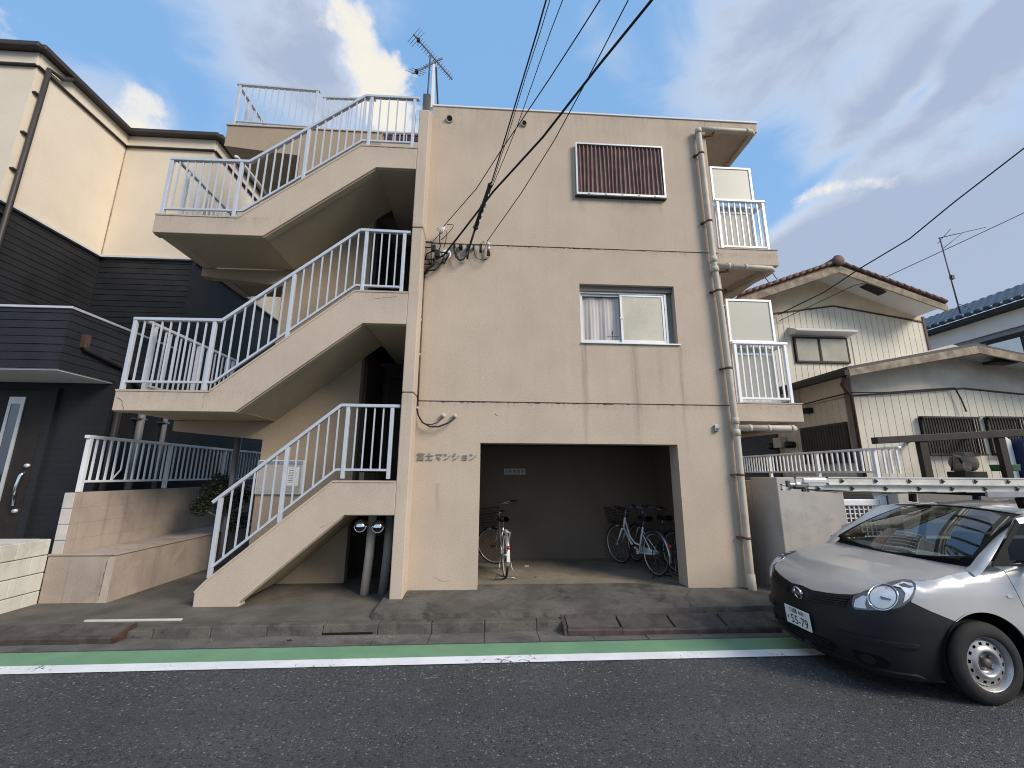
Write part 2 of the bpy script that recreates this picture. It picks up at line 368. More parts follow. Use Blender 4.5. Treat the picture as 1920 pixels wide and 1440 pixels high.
redtile_m = M('brown_tile', (0.135, 0.08, 0.062), .7, 0, .25, 6, .15, 40, .3)
bluetile_m = M('blue_tile', (0.017, 0.038, 0.068), .42, 0, .25, 5, .1, 40, .5)
shutter_m = M('brown_shutter', (0.055, 0.040, 0.033), .6, 0, .15, 4)
greywall_m = M('grey_render', (0.45, 0.42, 0.385), .92, 0, .10, 1.3, .4, 60, .15, streak=.2, grime=((0.2,0.18,0.16), 1.3, .4), fine=.1)
darkgrey_m = M('dark_grey_render', (0.21, 0.195, 0.18), .92, 0, .12, 1.3, .4, 60, .15, streak=.25)
greyside_m = M('blue_grey_siding', (0.21, 0.23, 0.26), .6, 0, .08, 1.5)
steelbrown_m = M('dark_brown_steel', (0.030, 0.024, 0.020), .6, .2, .2, 4, .1, 40)
foliage_m = M('dark_leaf', (0.021, 0.034, 0.014), .6, 0, .35, 14)
terra_m = M('terracotta_siding', (0.42, 0.20, 0.12), .8, 0, .12, 3)
paper_m = M('paper', (0.78, 0.78, 0.76), .8, 0, .02)
sign_m = M('sign_plate', (0.58, 0.59, 0.58), .5, 0, .05)
ink_m = M('sign_ink', (0.03, 0.03, 0.035), .6, 0, .02)
letter_m = M('bronze_letter', (0.34, 0.32, 0.31), .45, .4, .1)
curtain_m = M('curtain_cloth', (0.74, 0.715, 0.715), .95, 0, .05, 3)
ramp_m = M('ramp_concrete', (0.10, 0.086, 0.075), .95, 0, .3, 6, .5, 60, .15, fine=.5)
rampedge_m = M('ramp_edge', (0.065, 0.05, 0.045), .7, 0, .3, 8, .2, 50)
rampred_m = M('rust_red_edge', (0.07, 0.038, 0.029), .8, 0, .3, 8, .2, 50)
def glass_mat(name, tint, rough=.02, alpha=.25, top=1.0):
    """window glass: part of the light passes straight through, the rest is mirrored by angle"""
    m = bpy.data.materials.new(name); m.use_nodes = True; t = m.node_tree; t.nodes.clear()
    tr = nd(t, 'ShaderNodeBsdfTransparent'); tr.inputs[0].default_value = (*tint, 1)
    gl = nd(t, 'ShaderNodeBsdfGlossy'); gl.inputs['Roughness'].default_value = rough; gl.inputs[0].default_value = (.95, .97, 1, 1)
    fr = nd(t, 'ShaderNodeFresnel'); ge = nd(t, 'ShaderNodeNewGeometry')
    t.links.new(maprange(t, ge.outputs['Backfacing'], 0, 1, 1.52, 1/1.52, smooth=False), fr.inputs['IOR'])
    f = maprange(t, fr.outputs[0], 0, 1, alpha, top, smooth=False)
    mx = nd(t, 'ShaderNodeMixShader'); t.links.new(f, mx.inputs[0]); t.links.new(tr.outputs[0], mx.inputs[1]); t.links.new(gl.outputs[0], mx.inputs[2])
    o = nd(t, 'ShaderNodeOutputMaterial'); t.links.new(mx.outputs[0], o.inputs[0]); return m
pane_m = glass_mat('window_glass', (.92, .91, .90), .03, .0, .28)
carglass_m = glass_mat('car_glass', (.62, .70, .68), .01, .07)
sideglass_m = glass_mat('car_side_glass', (.30, .33, .33), .02, .0, .3)
lens_m = glass_mat('lens_glass', (.96, .96, .97), .02, .02, .18)
frostglass_m = M('frosted_glass', (0.50, 0.47, 0.38), .28, 0, .10, 2.0, .35, 120, .5)
reflglass_m = M('patterned_glass', (0.36, 0.33, 0.26), .22, 0, .12, 2.0, .2, 100, .6)
# asphalt: stones of mixed greys in a dark binder
def asphalt():
    m = M('asphalt', (0.066, 0.068, 0.072), .8, 0, .2, .7, 0, 60, .3)
    t = m.node_tree; b, c = base_link(m); o = socket_of(m)
    vo = nd(t, 'ShaderNodeTexVoronoi', feature='F1'); vo.inputs['Scale'].default_value = 82; t.links.new(o, vo.inputs['Vector'])
    sx = nd(t, 'ShaderNodeSeparateColor'); t.links.new(vo.outputs['Color'], sx.inputs[0])
    stone = mixc(t, math_n(t, 'POWER', sx.outputs[0], 1.6), (0.026, 0.027, 0.030), (0.19, 0.193, 0.20))
    c1 = mixc(t, math_n(t, 'MULTIPLY', maprange(t, vo.outputs['Distance'], .50, .25), .85), c, stone)
    hi = math_n(t, 'MULTIPLY', maprange(t, sx.outputs[1], .86, 1.0), maprange(t, vo.outputs['Distance'], .38, .16))
    c2 = mixc(t, hi, c1, (0.30, 0.30, 0.29))
    v2 = nd(t, 'ShaderNodeTexVoronoi', feature='F1'); v2.inputs['Scale'].default_value = 40; t.links.new(o, v2.inputs['Vector'])
    s2 = nd(t, 'ShaderNodeSeparateColor'); t.links.new(v2.outputs['Color'], s2.inputs[0])
    big = math_n(t, 'MULTIPLY', maprange(t, v2.outputs['Distance'], .46, .28), maprange(t, s2.outputs[0], .62, .95))
    c2 = mixc(t, math_n(t, 'MULTIPLY', big, .8), c2, mixc(t, s2.outputs[2], (0.15, 0.152, 0.157), (0.36, 0.355, 0.34)))
    drk = math_n(t, 'MULTIPLY', maprange(t, v2.outputs['Distance'], .5, .3), maprange(t, s2.outputs[1], .6, .75))
    c2 = mixc(t, math_n(t, 'MULTIPLY', drk, .75), c2, (0.014, 0.0145, 0.016))
    mpw = nd(t, 'ShaderNodeMapping'); mpw.inputs['Scale'].default_value = (.12, 1.3, 1); t.links.new(o, mpw.inputs['Vector'])
    c2 = mixc(t, maprange(t, noise(t, mpw.outputs[0], 1.0, 3, .5), .35, .65, 0, .28), c2, (0.036, 0.037, 0.040))
    c2 = mixc(t, maprange(t, noise(t, o, .55, 6, .65, .8), .60, .72, 0, .35), c2, (0.030, 0.030, 0.031))
    t.links.new(c2, b.inputs['Base Color'])
    h = math_n(t, 'ADD', maprange(t, vo.outputs['Distance'], .6, .1, 0, 1), math_n(t, 'MULTIPLY', noise(t, o, 300, 2), .5))
    bn = nd(t, 'ShaderNodeBump', i_Strength=.75, i_Distance=.006); t.links.new(h, bn.inputs['Height']); t.links.new(bn.outputs[0], b.inputs['Normal'])
    return m
asphalt_m = asphalt()
def road_paint(name, col, wear):
    m = M(name, col, .75, 0, .08, 3, .3, 90, .3, fine=.12)
    t = m.node_tree; b, c = base_link(m); o = socket_of(m)
    vo = nd(t, 'ShaderNodeTexVoronoi', feature='F1'); vo.inputs['Scale'].default_value = 95; t.links.new(o, vo.inputs['Vector'])
    mp_ = nd(t, 'ShaderNodeMapping'); mp_.inputs['Scale'].default_value = (1, 1.6, 1); t.links.new(o, mp_.inputs['Vector'])
    patch = noise(t, mp_.outputs[0], 1.1, 4, .6); fine = noise(t, o, 16, 6, .75, .9)
    k = maprange(t, math_n(t, 'ADD', math_n(t, 'MULTIPLY', patch, .55), math_n(t, 'MULTIPLY', fine, .75)), wear, wear+.07)
    sp = nd(t, 'ShaderNodeSeparateXYZ'); t.links.new(o, sp.inputs[0])
    t.links.new(mixc(t, k, c, (0.045, 0.045, 0.047)), b.inputs['Base Color'])
    return m
white_line_m = road_paint('white_road_paint', (0.78, 0.79, 0.80), .735)
green_m = road_paint('green_road_paint', (0.165, 0.31, 0.185), .86)
# ------------------------------------------------------------------ ground
def sheet(name, pts, m, z=None, n=1):
    mb = MB(); mb.add([(*p[:2], p[2] if len(p) > 2 else z) for p in pts], [list(range(len(pts)))])
    o = part(name, mb, m, fix=False); o['kind'] = 'structure'; return o
earth_m = M('earth', (0.10, 0.095, 0.085), .95, 0, .2, .5)
sheet('ground', [(-400,-400),(400,-400),(400,400),(-400,400)], earth_m, -.06)
SL = .009                                             # the road is turned a little against the house
def ry(y, x): return y + SL*x
def strip(name, x0, x1, y0, y1, z0, z1, m, n=1):
    """strip along the road between the lines y0 and y1"""
    return sheet(name, [(x0, ry(y0,x0), z0), (x1, ry(y0,x1), z0), (x1, ry(y1,x1), z1), (x0, ry(y1,x0), z1)], m)
mb = MB(); xs = [-60, 60]; prof = [(-8, -.05), (-3.5, -.012), (1.0, .03), (4.0, -.002), (4.93, -.014)]
mb.add([(x, ry(y, x), z) for x in xs for y, z in prof], [[i, len(prof)+i, len(prof)+i+1, i+1] for i in range(len(prof)-1)])
struct('road', mb, asphalt_m)
strip('green_strip', -60, 60, 4.555, 4.885, -.004, -.009, green_m)
strip('white_line', -60, 60, 4.395, 4.56, .001, .000, white_line_m)
# gutter slabs and kerb stones, one by one
gut = MB(); gut.box(-30, 30, 4.97, 5.5, -.08, -.035); gut = struct('gutter', gut, gutter_m)
kerb = MB(); kerb.box(-30, 30, 5.40, 5.52, -.08, .02); kerb = struct('kerb', kerb, kerb_m)
x = -7.2; k = 0
while x < 8.4:
    L = .60
    dz = random.uniform(-.006, .004)
    g = MB(); g.add([(x+.004, ry(4.92,x), -.012+dz*.5), (x+L-.004, ry(4.92,x+L), -.012+dz*.5), (x+L-.004, ry(5.25,x+L), -.024+dz), (x+.004, ry(5.25,x), -.024+dz),
                     (x+.004, ry(4.92,x), -.05), (x+L-.004, ry(4.92,x+L), -.05), (x+L-.004, ry(5.25,x+L), -.05), (x+.004, ry(5.25,x), -.05)],
                    [(0,1,2,3),(4,7,6,5),(0,4,5,1),(1,5,6,2),(2,6,7,3),(3,7,4,0)])
    part('gutter_slab', g, gutter_m, gut)
    low = .9 < x+.3 < 3.6 or x < -3.75
    zt = (.080 if not low else .05)+random.uniform(-.003, .003)
    kk = MB(); a, b = x+.0015, x+L-.0015; y0a, y0b = ry(5.25, a)+random.uniform(-.004, .004), ry(5.25, b)+random.uniform(-.004, .004)
    kk.add([(a,y0a,-.06),(b,y0b,-.06),(b,y0b+.15,-.06),(a,y0a+.15,-.06),(a,y0a+.018,zt),(b,y0b+.018,zt),(b,y0b+.15,zt),(a,y0a+.15,zt)],
           [(3,2,1,0),(4,5,6,7),(0,1,5,4),(1,2,6,5),(2,3,7,6),(3,0,4,7)])
    part('kerb_stone', kk, kerb_m, kerb, bevel=.012)
    x += L; k += 1
# apron in front of the bicycle bay: a sloping concrete slab with a broken front edge
def rough_apron():
    mb = MB(); nx, ny = 90, 10; x0, x1 = -1.33, 5.4; P = []
    rnd = random.Random(3)
    for i in range(nx+1):
        x = x0+(x1-x0)*i/nx; row = []
        yf = 5.47+.045*max(0, x-.3)+.012*math.sin(x*7)+rnd.uniform(-.012, .012)
        for j in range(ny+1):
            t = j/ny; y = yf+(6.42-yf)*t
            row.append((x, y, .115+.055*t+rnd.uniform(-.0025, .0025)))
        P.append(row)
    mb.grid(P, False)
    mb.grid([[(r[0][0], r[0][1]-.012, .03), r[0]] for r in P], False, flip=True)
    return mb
apron = struct('apron', rough_apron(), conc_m)
def crack(pts, wd, parent):
    mb = MB(); P = [Vector(p) for p in pts]; L, R_ = [], []
    for i, p in enumerate(P):
        d = (P[min(i+1, len(P)-1)]-P[max(i-1, 0)]).normalized(); s = Vector((d.y, -d.x, 0)); ww = wd*random.uniform(.4, 1.2)
        L.append(p+s*ww); R_.append(p-s*ww)
    mb.grid([[a, b] for a, b in zip(L, R_)], False)
    part('crack', mb, groove_m, parent)
def wob_line(a, b, n, amp):
    a, b = Vector(a), Vector(b); d = b-a; s = Vector((d.y, -d.x, 0)).normalized()
    return [a+d*(i/n)+s*random.uniform(-amp, amp)*(0 < i < n) for i in range(n+1)]
crack(wob_line((2.95,6.28,.171), (2.72,5.95,.154), 7, .03)+wob_line((2.70,5.92,.152),(2.62,5.62,.135), 6, .03), .006, apron)
crack(wob_line((-.55,6.25,.169), (-.62,5.55,.124), 10, .03), .003, apron)
# strip between kerb and apron, and the pavement before the stairs
struct('pavement', MB().box(-1.33, 9.0, 5.36, 7.0, -.05, .050), pave_m)
struct('entry_pavement', MB().box(-5.75, -1.335, 5.38, 7.2, -.05, .078), pave_m)
struct('alley', MB().box(-4.95, -1.335, 7.2, 16, -.05, .078), pave_m)
mb = MB(); mb.box(-4.52, -3.47, 5.45, 5.485, .07, .094)
part('threshold_bar', mb, creamwall_m, bevel=.004)['kind'] = 'structure'
# ramps laid in the gutter
def ramp(name, label, x0, n, L, y0, y1, edge, z1, red=False):
    t = thing(name, label, 'kerb ramp', (x0, y0, 0))
    for i in range(n):
        a, b = x0+i*L+.006, x0+(i+1)*L-.006; dz = random.uniform(-.004, .004); dy = random.uniform(-.006, .006)
        s = MB(); s.prism([(y0+.035+dy, -.03), (y0+.035+dy, .045+dz), (y1, z1+dz), (y1, -.03)], a+.006, b-.006, 'x'); part('segment', s, ramp_m, t, bevel=.006)
        e = MB(); e.prism([(y0+dy, -.03), (y0+dy, .028+dz), (y0+.012+dy, .046+dz), (y0+.036+dy, .050+dz), (y0+.036+dy, -.03)], a-.004, b+.004, 'x'); part('front_edge', e, edge, t)
    if red:
        for xx in (x0+n*L,):
            e = MB(); e.prism([(y0, -.03), (y0, .03), (y1, z1+.004), (y1, -.03)], xx, xx+.03, 'x'); part('end_plate', e, rampred_m, t, label='rust red end plate')
    else:
        e = MB(); e.prism([(y0, -.03), (y0+.02, .032), (y1, z1), (y1, -.03)], x0-.04, x0+.004, 'x'); part('end_plate', e, rampedge_m, t)
    return t
ramp('kerb_ramp', 'long brown kerb ramp of four segments in front of the bicycle bay', .93, 4, .62, 5.08, 5.39, rampedge_m, .110)
ramp('kerb_ramp', 'short worn kerb ramp with rust red end plate before the alley at far left', -5.75, 3, .62, 5.06, 5.35, rampedge_m, .092, red=True)
part('drain_slot', MB().box(-1.80, -1.25, 5.2365, 5.256, -.022, .000), M('slot_black', (.006,.006,.006), .9), kerb)
deb = MB(); rnd = random.Random(11)
for i in range(260):
    x = rnd.choice([rnd.gauss(-1.45, .35), rnd.uniform(-6, 5), rnd.gauss(-1.2, .2)]); y = ry(5.2, x)-abs(rnd.gauss(0, .05))-.01; r = rnd.uniform(.004, .012)
    deb.add([(x+r*math.cos(a)*rnd.uniform(.6,1.2), y+r*math.sin(a)*rnd.uniform(.6,1.2), -.026+h) for h in (0, r*.8) for a in (0, 1.57, 3.14, 4.71)], [(4,5,6,7),(0,1,5,4),(1,2,6,5),(2,3,7,6),(3,0,4,7)])
dbo = part('gutter_grit', deb, M('grit', (.20,.175,.14), .95, 0, .5, 30)); dbo['kind'] = 'stuff'
def scrap(name, pts, m, h, label, cat):
    mb = MB(); mb.prism([(p[0], p[1]) for p in pts], pts[0][2], pts[0][2]+h, 'z'); return tag(part(name, mb, m, bevel=.003), label, cat)
def blob_poly(x, y, z, r, n=9, sq=.6):
    return [(x+r*random.uniform(.6, 1.1)*math.cos(2*PI*i/n), y+sq*r*random.uniform(.6, 1.1)*math.sin(2*PI*i/n), z) for i in range(n)]
scrap('paper_scrap', blob_poly(.72, 7.85, .152, .045), paper_m, .012, 'small white paper scrap on the bicycle bay floor near its back wall', 'litter')
scrap('dead_leaf', blob_poly(.79, 7.05, .152, .03), rust_m, .008, 'small brown dead leaf on the middle of the bicycle bay floor', 'leaf')
scrap('black_scrap', blob_poly(at(545, 1201, 5.1).x, 5.07, -.014, .03), black_m, .008, 'tiny black scrap lying in the gutter before the stairs', 'litter')
scrap('rag', blob_poly(2.98, 6.58, .152, .09, 11), black_m, .03, 'black rag lying in the right front corner of the bicycle bay', 'rag')
# ------------------------------------------------------------------ the apartment building
apt = thing('apartment_building', 'tan three storey rendered apartment building with outside stairs and a bicycle bay', 'building', (1.4, 6.3, 0))
FY, SY = 6.3, 5.96
Z0, J1, J2, ZT = .165, 2.814, 5.455, 8.14
GR = .009
walls = MB()
for a, b, hs in ((.05, J1-GR, [(-.11, 2.905, 0, 2.195)]), (J1+GR, J2-GR, [(1.46, 3.05, 3.79, 4.815)]), (J2+GR, ZT, [])):
    walls.wall(-1.075, 3.88, a, b, FY, FY+.30, hs)
    walls.wall(FY+.30, 14.5, a, b, 3.60, 3.88, (), 'x')
fw = part('front_wall', walls, facade_m, apt)
for J in (J1, J2): part('joint_backing', MB().box(-1.07, 3.872, FY+.011, FY+.2, J-GR-.004, J+GR+.004), groove_m, apt)
jw = MB(); rnd = random.Random(21)
for J in (J1, J2):
    for i in range(70):
        x = rnd.uniform(-1.0, 1.9 if i % 4 else 3.6); L = rnd.uniform(.008, .05); h = rnd.uniform(.003, .009)
        jw.box(x, x+L, FY-.0012, FY+.004, J-GR-h, J-GR+.002)
part('joint_wear', jw, groove_m, apt)['kind'] = 'stuff'
# pier at the left edge, standing proud, top cut to a slope
pier = MB()
for a, b in ((.06, J1+.06-GR), (J1+.06+GR, J2+.06-GR)):
    pier.box(-1.242, -1.0755, SY, FY+.25, a, b)
pier.add([(-1.242,SY,J2+.06+GR),(-1.0755,SY,J2+.06+GR),(-1.0755,FY+.25,J2+.06+GR),(-1.242,FY+.25,J2+.06+GR),(-1.242,SY,7.72),(-1.0755,SY,7.72),(-1.0755,FY+.25,8.14),(-1.242,FY+.25,8.14)],
         [(3,2,1,0),(4,5,6,7),(0,1,5,4),(1,2,6,5),(2,3,7,6),(3,0,4,7)])
part('pier', pier, stair_m, apt, bevel=.012)
for J in (J1, J2): part('joint_backing', MB().box(-1.232, -1.085, SY+.010, FY+.2, J+.04, J+.08), groove_m, apt)
part('body', MB().wall(FY+.31, 14.5, .05, ZT-.01, -1.2, -1.0, (), 'x').box(-1.2, 3.6, 14.3, 14.5, .05, ZT-.01)
     .box(-1.0, 3.6, 8.9, 14.3, 2.6, 2.8).box(-.999, 3.599, 6.62, 14.29, 5.3, 5.45), stair_m, apt)
# roof slab reaches over the balconies
roof = part('roof_slab', MB().box(3.884, 4.887, FY+.002, 10.5, 7.955, ZT).box(-1.19, 3.59, 6.605, 14.28, 7.95, 8.10), facade_m, apt, bevel=.01)
part('roof_trim', MB().box(-1.09, 4.905, FY-.018, FY+.06, ZT+.002, ZT+.035).box(4.84, 4.905, FY+.061, 10.5, ZT+.002, ZT+.035), trimw_m, apt, bevel=.006)
# ---- bicycle bay
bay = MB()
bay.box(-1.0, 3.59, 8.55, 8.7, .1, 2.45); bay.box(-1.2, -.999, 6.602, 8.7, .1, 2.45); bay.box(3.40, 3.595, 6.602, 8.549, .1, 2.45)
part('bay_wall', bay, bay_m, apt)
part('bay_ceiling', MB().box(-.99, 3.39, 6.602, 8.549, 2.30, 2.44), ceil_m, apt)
part('bay_floor', MB().box(-1.0, 3.4, 6.42, 8.549, .02, .15), floor_m, apt)
part('bay_sill', MB().box(-.108, 2.903, 6.38, 6.60, .02, .166), conc_m, apt, bevel=.02)
# sign in the bay and the name in raised letters
sg = tag(part('bay_sign', MB().box(.334, .763, 8.535, 8.548, 1.735, 1.85), sign_m), 'small grey sign plate with black characters on the back wall of the bicycle bay', 'sign')
RX = Matrix.Rotation(PI/2, 4, 'X')
text_mesh('自転車置場', .078, .001, ink_m, 'lettering', sg, Matrix.Translation((.548, 8.533, 1.789)) @ RX, 'CENTER')
nm = thing('building_name', 'raised metal characters spelling the building name on the wall left of the bay', 'lettering', (-1.0, 6.3, 2.0))
for ch, px in zip('富士マンション', (789.5, 806.0, 823.5, 839.0, 855.5, 872.0, 887.5)):
    p = at(px, 856, 6.285)
    text_mesh(ch, .122, .006, letter_m, 'letter', nm, Matrix.Translation((p.x, 6.285, p.z-.006)) @ RX, 'CENTER')
# ---- vents, meter box, hooks
for px, py, r in ((843, 220, .062), (983, 228.5, .050)):
    p = at(px, py, 6.25)
    v = MB(); v.lathe([(r*.74, .0), (r*.74, -.035), (r, -.035), (r, -.02), (r*1.02, .0), (r, .04)], (p.x, 6.285, p.z), 'y', 20)
    VT = Matrix.Translation((p.x, 6.29, p.z)) @ Matrix.Rotation(math.radians(28), 4, 'X') @ Matrix.Translation((-p.x, -6.29, -p.z))
    v.v = [tuple(VT @ Vector(q)) for q in v.v]
    vo = part('wall_vent', v, beigepipe_m, apt)
    hv = MB().lathe([(0, 0), (r*.735, 0)], (p.x, 6.254, p.z), 'y', 20); hv.v = [tuple(VT @ Vector(q)) for q in hv.v]
    part('vent_opening', hv, black_m, vo)
p = at(1343, 803, 6.28)
ob = part('outlet_box', MB().box(p.x-.032, p.x+.032, 6.255, 6.3, p.z-.05, p.z+.05), steel_m, apt, bevel=.004)
part('switch', MB().box(p.x-.005, p.x+.03, 6.235, 6.254, p.z-.03, p.z+.0), greypipe_m, ob)
# ---- second floor window
wz0, wz1, wx0, wx1 = 3.79, 4.815, 1.46, 3.05
wf = MB(); yf = 6.40
wf.wall(wx0+.003, wx1-.10, wz0+.02, wz1-.09, yf, yf+.07, [(wx0+.035, wx1-.135, wz0+.06, wz1-.12)])
win = part('window', wf, alum_m, apt, bevel=.003)
part('lintel', MB().box(wx0+.003, wx1-.003, 6.37, 6.58, wz1-.088, wz1-.002), darkgrey_m, win)
part('jamb', MB().box(wx1-.098, wx1-.003, 6.425, 6.58, wz0+.02, wz1-.09), greypipe_m, win)
part('sill', MB().box(wx0-.0, wx1+.03, 6.27, 6.47, wz0-.008, wz0+.016), alum_m, win, bevel=.004)
xm = 2.19
for a, b, yy, mat_, nm_ in ((wx0+.037, xm+.02, yf+.036, alum_m, 'sash'), (xm-.03, wx1-.137, yf+.008, alum_m, 'sash')):
    s = MB(); s.wall(a, b, wz0+.062, wz1-.122, yy, yy+.024, [(a+.035, b-.04, wz0+.105, wz1-.155)]); part(nm_, s, mat_, win, bevel=.003)
part('pane', MB().box(wx0+.07, xm-.02, yf+.045, yf+.049, wz0+.10, wz1-.15), pane_m, win, label='clear pane with the curtain behind')
part('pane', MB().box(xm+.003, wx1-.176, yf+.016, yf+.022, wz0+.10, wz1-.15), frostglass_m, win, label='frosted patterned pane')
part('latch', MB().box(xm-.045, xm+.015, yf-.004, yf+.006, 4.26, 4.285), alum_m, win)
cu = []
for i in range(61):
    x = wx0+.05+(xm+.25-wx0)*i/60; a = .022*math.sin(i*.42)+.010*math.sin(i*1.7+1)
    cu.append([(x, yf+.085+a*(.4+.6*t/6), wz1-.16-(.86-.05*math.sin(i*.3))*t/6) for t in range(7)])
part('curtain', MB().grid(cu), curtain_m, win)
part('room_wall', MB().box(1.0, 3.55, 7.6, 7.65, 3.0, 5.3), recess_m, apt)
part('window_ornament', MB().box(1.93, 2.13, yf+.052, yf+.056, 3.965, 3.972).box(2.018, 2.026, yf+.052, yf+.056, 3.90, 4.10).box(2.012, 2.032, yf+.052, yf+.056, 4.0, 4.05), black_m, win)
# ---- third floor: window boarded with corrugated sheet
bx0, bx1, bz0, bz1 = 1.449, 3.02, 6.44, 7.475
cb = part('window_cover', MB().wall(bx0, bx1, bz0, bz1, 6.225, 6.262, [(bx0+.028, bx1-.028, bz0+.038, bz1-.028)]), alum_m, apt, bevel=.003)
cor = []; n = 150
for i in range(n+1):
    x = bx0+.036+(bx1-bx0-.072)*i/n; k = i/n*21
    row = []
    for t in range(5):
        lean = .014*math.sin(k*.9+2)*(t/4)
        row.append((x+lean*(0 < i < n), 6.252+.017*math.cos(2*PI*k)+.004*math.sin(k*1.3+t), bz1-.036-(bz1-bz0-.082)*t/4))
    cor.append(row)
part('corrugated_sheet', MB().grid(cor), corr_m, cb)
part('cover_sill', MB().box(bx0-.02, bx1+.01, 6.23, 6.299, bz0-.018, bz0-.002), browntrim_m, cb)
part('cover_backing', MB().box(bx0+.02, bx1-.02, 6.272, 6.299, bz0+.01, bz1-.01), browntrim_m, cb)
for i in range(5):
    xx = bx0+.2+i*.29; part('fixing', MB().box(xx, xx+.03, 6.219, 6.224, bz0+.012, bz0+.03), steel_m, cb)
# ---- railings
def railing(parent, pts, h, posts, nbal, m, curb=.12, ps=.05, bs=.019, top=(.062, .045), name='railing', bent=None):
    """pts: the top rail as a chain of points; h: drop to the lower rail; posts: stations along the run; nbal: balusters between posts"""
    pts = [Vector(p) for p in pts]; s = [0.0]
    for a, b in zip(pts, pts[1:]): s.append(s[-1]+(Vector((b.x, b.y, 0))-Vector((a.x, a.y, 0))).length)
    def P(t):
        for i in range(len(s)-1):
            if t <= s[i+1] or i == len(s)-2: return pts[i]+(pts[i+1]-pts[i])*((t-s[i])/(s[i+1]-s[i]))
    mb = MB()
    for a, b in zip(pts, pts[1:]): mb.bar(a, b, top[0], top[1])
    rl = part(name, mb, m, parent, bevel=.006)
    lo = [P(max(0, posts[0]))]+[p for p, t in zip(pts, s) if posts[0] < t < posts[-1]]+[P(min(s[-1], posts[-1]))]
    mb = MB()
    for a, b in zip(lo, lo[1:]): mb.bar(a-Vector((0,0,h)), b-Vector((0,0,h)), .036, .032)
    part('bottom_rail', mb, m, rl, bevel=.003)
    for t in posts:
        p = P(t); mb = MB(); mb.box(p.x-ps/2, p.x+ps/2, p.y-ps/2, p.y+ps/2, p.z-h-curb, p.z-.02); part('post', mb, m, rl, bevel=.004)
    for (t0, t1), n in zip(zip(posts, posts[1:]), nbal):
        for i in range(n):
            p = P(t0+(t1-t0)*(i+1)/(n+1)); mb = MB()
            if bent and abs(i-bent) < .5 and t0 == posts[0]:
                mb.tube([(p.x, p.y, p.z-.02), (p.x, p.y+.01, p.z-.45), (p.x, p.y-.13, p.z-h)], .012, 6)
            else:
                r = bs/2; mb.box(p.x-r, p.x+r, p.y-r, p.y+r, p.z-h, p.z-.018)
            part('baluster', mb, m, rl)
    return rl
RY = 6.03
def R2(*pp): return [at(px, py, RY) for px, py in pp]
def stations(top, pxs):
    x0 = top[0].x; return [abs(at(px, py, RY).x-x0) for px, py in pxs]
t1 = R2((400,942), (641,760), (751,762)); t2 = R2((253,598), (418.7,601), (676.6,432), (771,437)); t3 = R2((322,299), (470,304), (687,181), (787,186))
for t in (t1, t2, t3):
    for p in t[1:]: pass
railing(apt, t1, .90, stations(t1, [(404,1007), (532,909), (648,830), (732,831)]), [5, 5, 4], rail_m)
railing(apt, t2, .93, stations(t2, [(243,664), (394,667), (546,573), (684,489), (756,490)]), [8, 7, 7, 4], rail_m)
railing(apt, t3, .88, stations(t3, [(315,348), (447,354), (575,286), (694.6,225), (775.5,230)]), [8, 7, 7, 4], rail_m)
# ---- stairs: outer stringers
def zz(*pp): return [(x, z+1.73) for x, z in pp]
S1 = zz((-3.68,-1.68), (-3.68,-1.476), (-3.556,-1.339), (-2.094,-.096), (-1.2425,-.096), (-1.2425,-.542), (-1.901,-.542), (-3.12,-1.606), (-3.116,-1.68))
S2 = zz((-5.14,1.12), (-3.895,1.12), (-2.031,2.692), (-1.2425,2.692), (-1.2425,2.178), (-1.879,2.178), (-3.515,.83), (-5.14,.83))
S3 = zz((-5.10,3.845), (-3.887,3.845), (-2.147,5.24), (-1.2425,5.24), (-1.2425,4.836), (-1.879,4.836), (-3.49,3.54), (-5.10,3.54))
for k, S in enumerate((S1, S2, S3)):
    st = part('stair_stringer', MB().prism(S, SY, SY+.15), stair_m, apt, bevel=.008)
    top = [p for p in S if True]
    line = {0: S1[1:5], 1: S2[0:4], 2: S3[0:4]}[k]
    low = {0: S1[5:8], 1: S2[4:8], 2: S3[4:8]}[k]
    mb = MB()
    for a, b in zip(line, line[1:]):
        mb.bar((a[0], SY+.075, a[1]-.006), (b[0], SY+.075, b[1]-.006), .168, .024)
    part('coping', mb, stair_m, st)
    mb = MB()
    for a, b in zip(low, low[1:]): mb.bar((a[0], SY+.09, a[1]+.004), (b[0], SY+.09, b[1]+.004), .11, .03)
    part('drip_edge', mb, soffit_m, st)
def face_crack(pix, wd=.004, y=SY-.0015):
    P = [at(px, py, y) for px, py in pix]; Q = [P[0]]
    for a, b in zip(P, P[1:]):
        for k in range(1, 5): q = a.lerp(b, k/4); Q.append(q+Vector((random.uniform(-.008, .008), 0, random.uniform(-.008, .008))))
    G_ = []
    for i, p in enumerate(Q):
        d = (Q[min(i+1, len(Q)-1)]-Q[max(i-1, 0)]).normalized(); s_ = Vector((-d.z, 0, d.x))*wd*random.uniform(.4, 1.2); G_.append([p+s_, p-s_])
    part('crack', MB().grid(G_, False), groove_m, apt, fix=False)
face_crack([(217,744), (224,747), (229,752), (231,768)]); face_crack([(388,739), (382,742), (379,765)], .002); face_crack([(600,990), (625,978), (640,985)], .0015)
face_crack([(812,1083), (830,1090), (842,1088)], .0018, FY-.0015); face_crack([(928,776), (934,779)], .006, FY-.0015); face_crack([(700,560), (745,556)], .002)
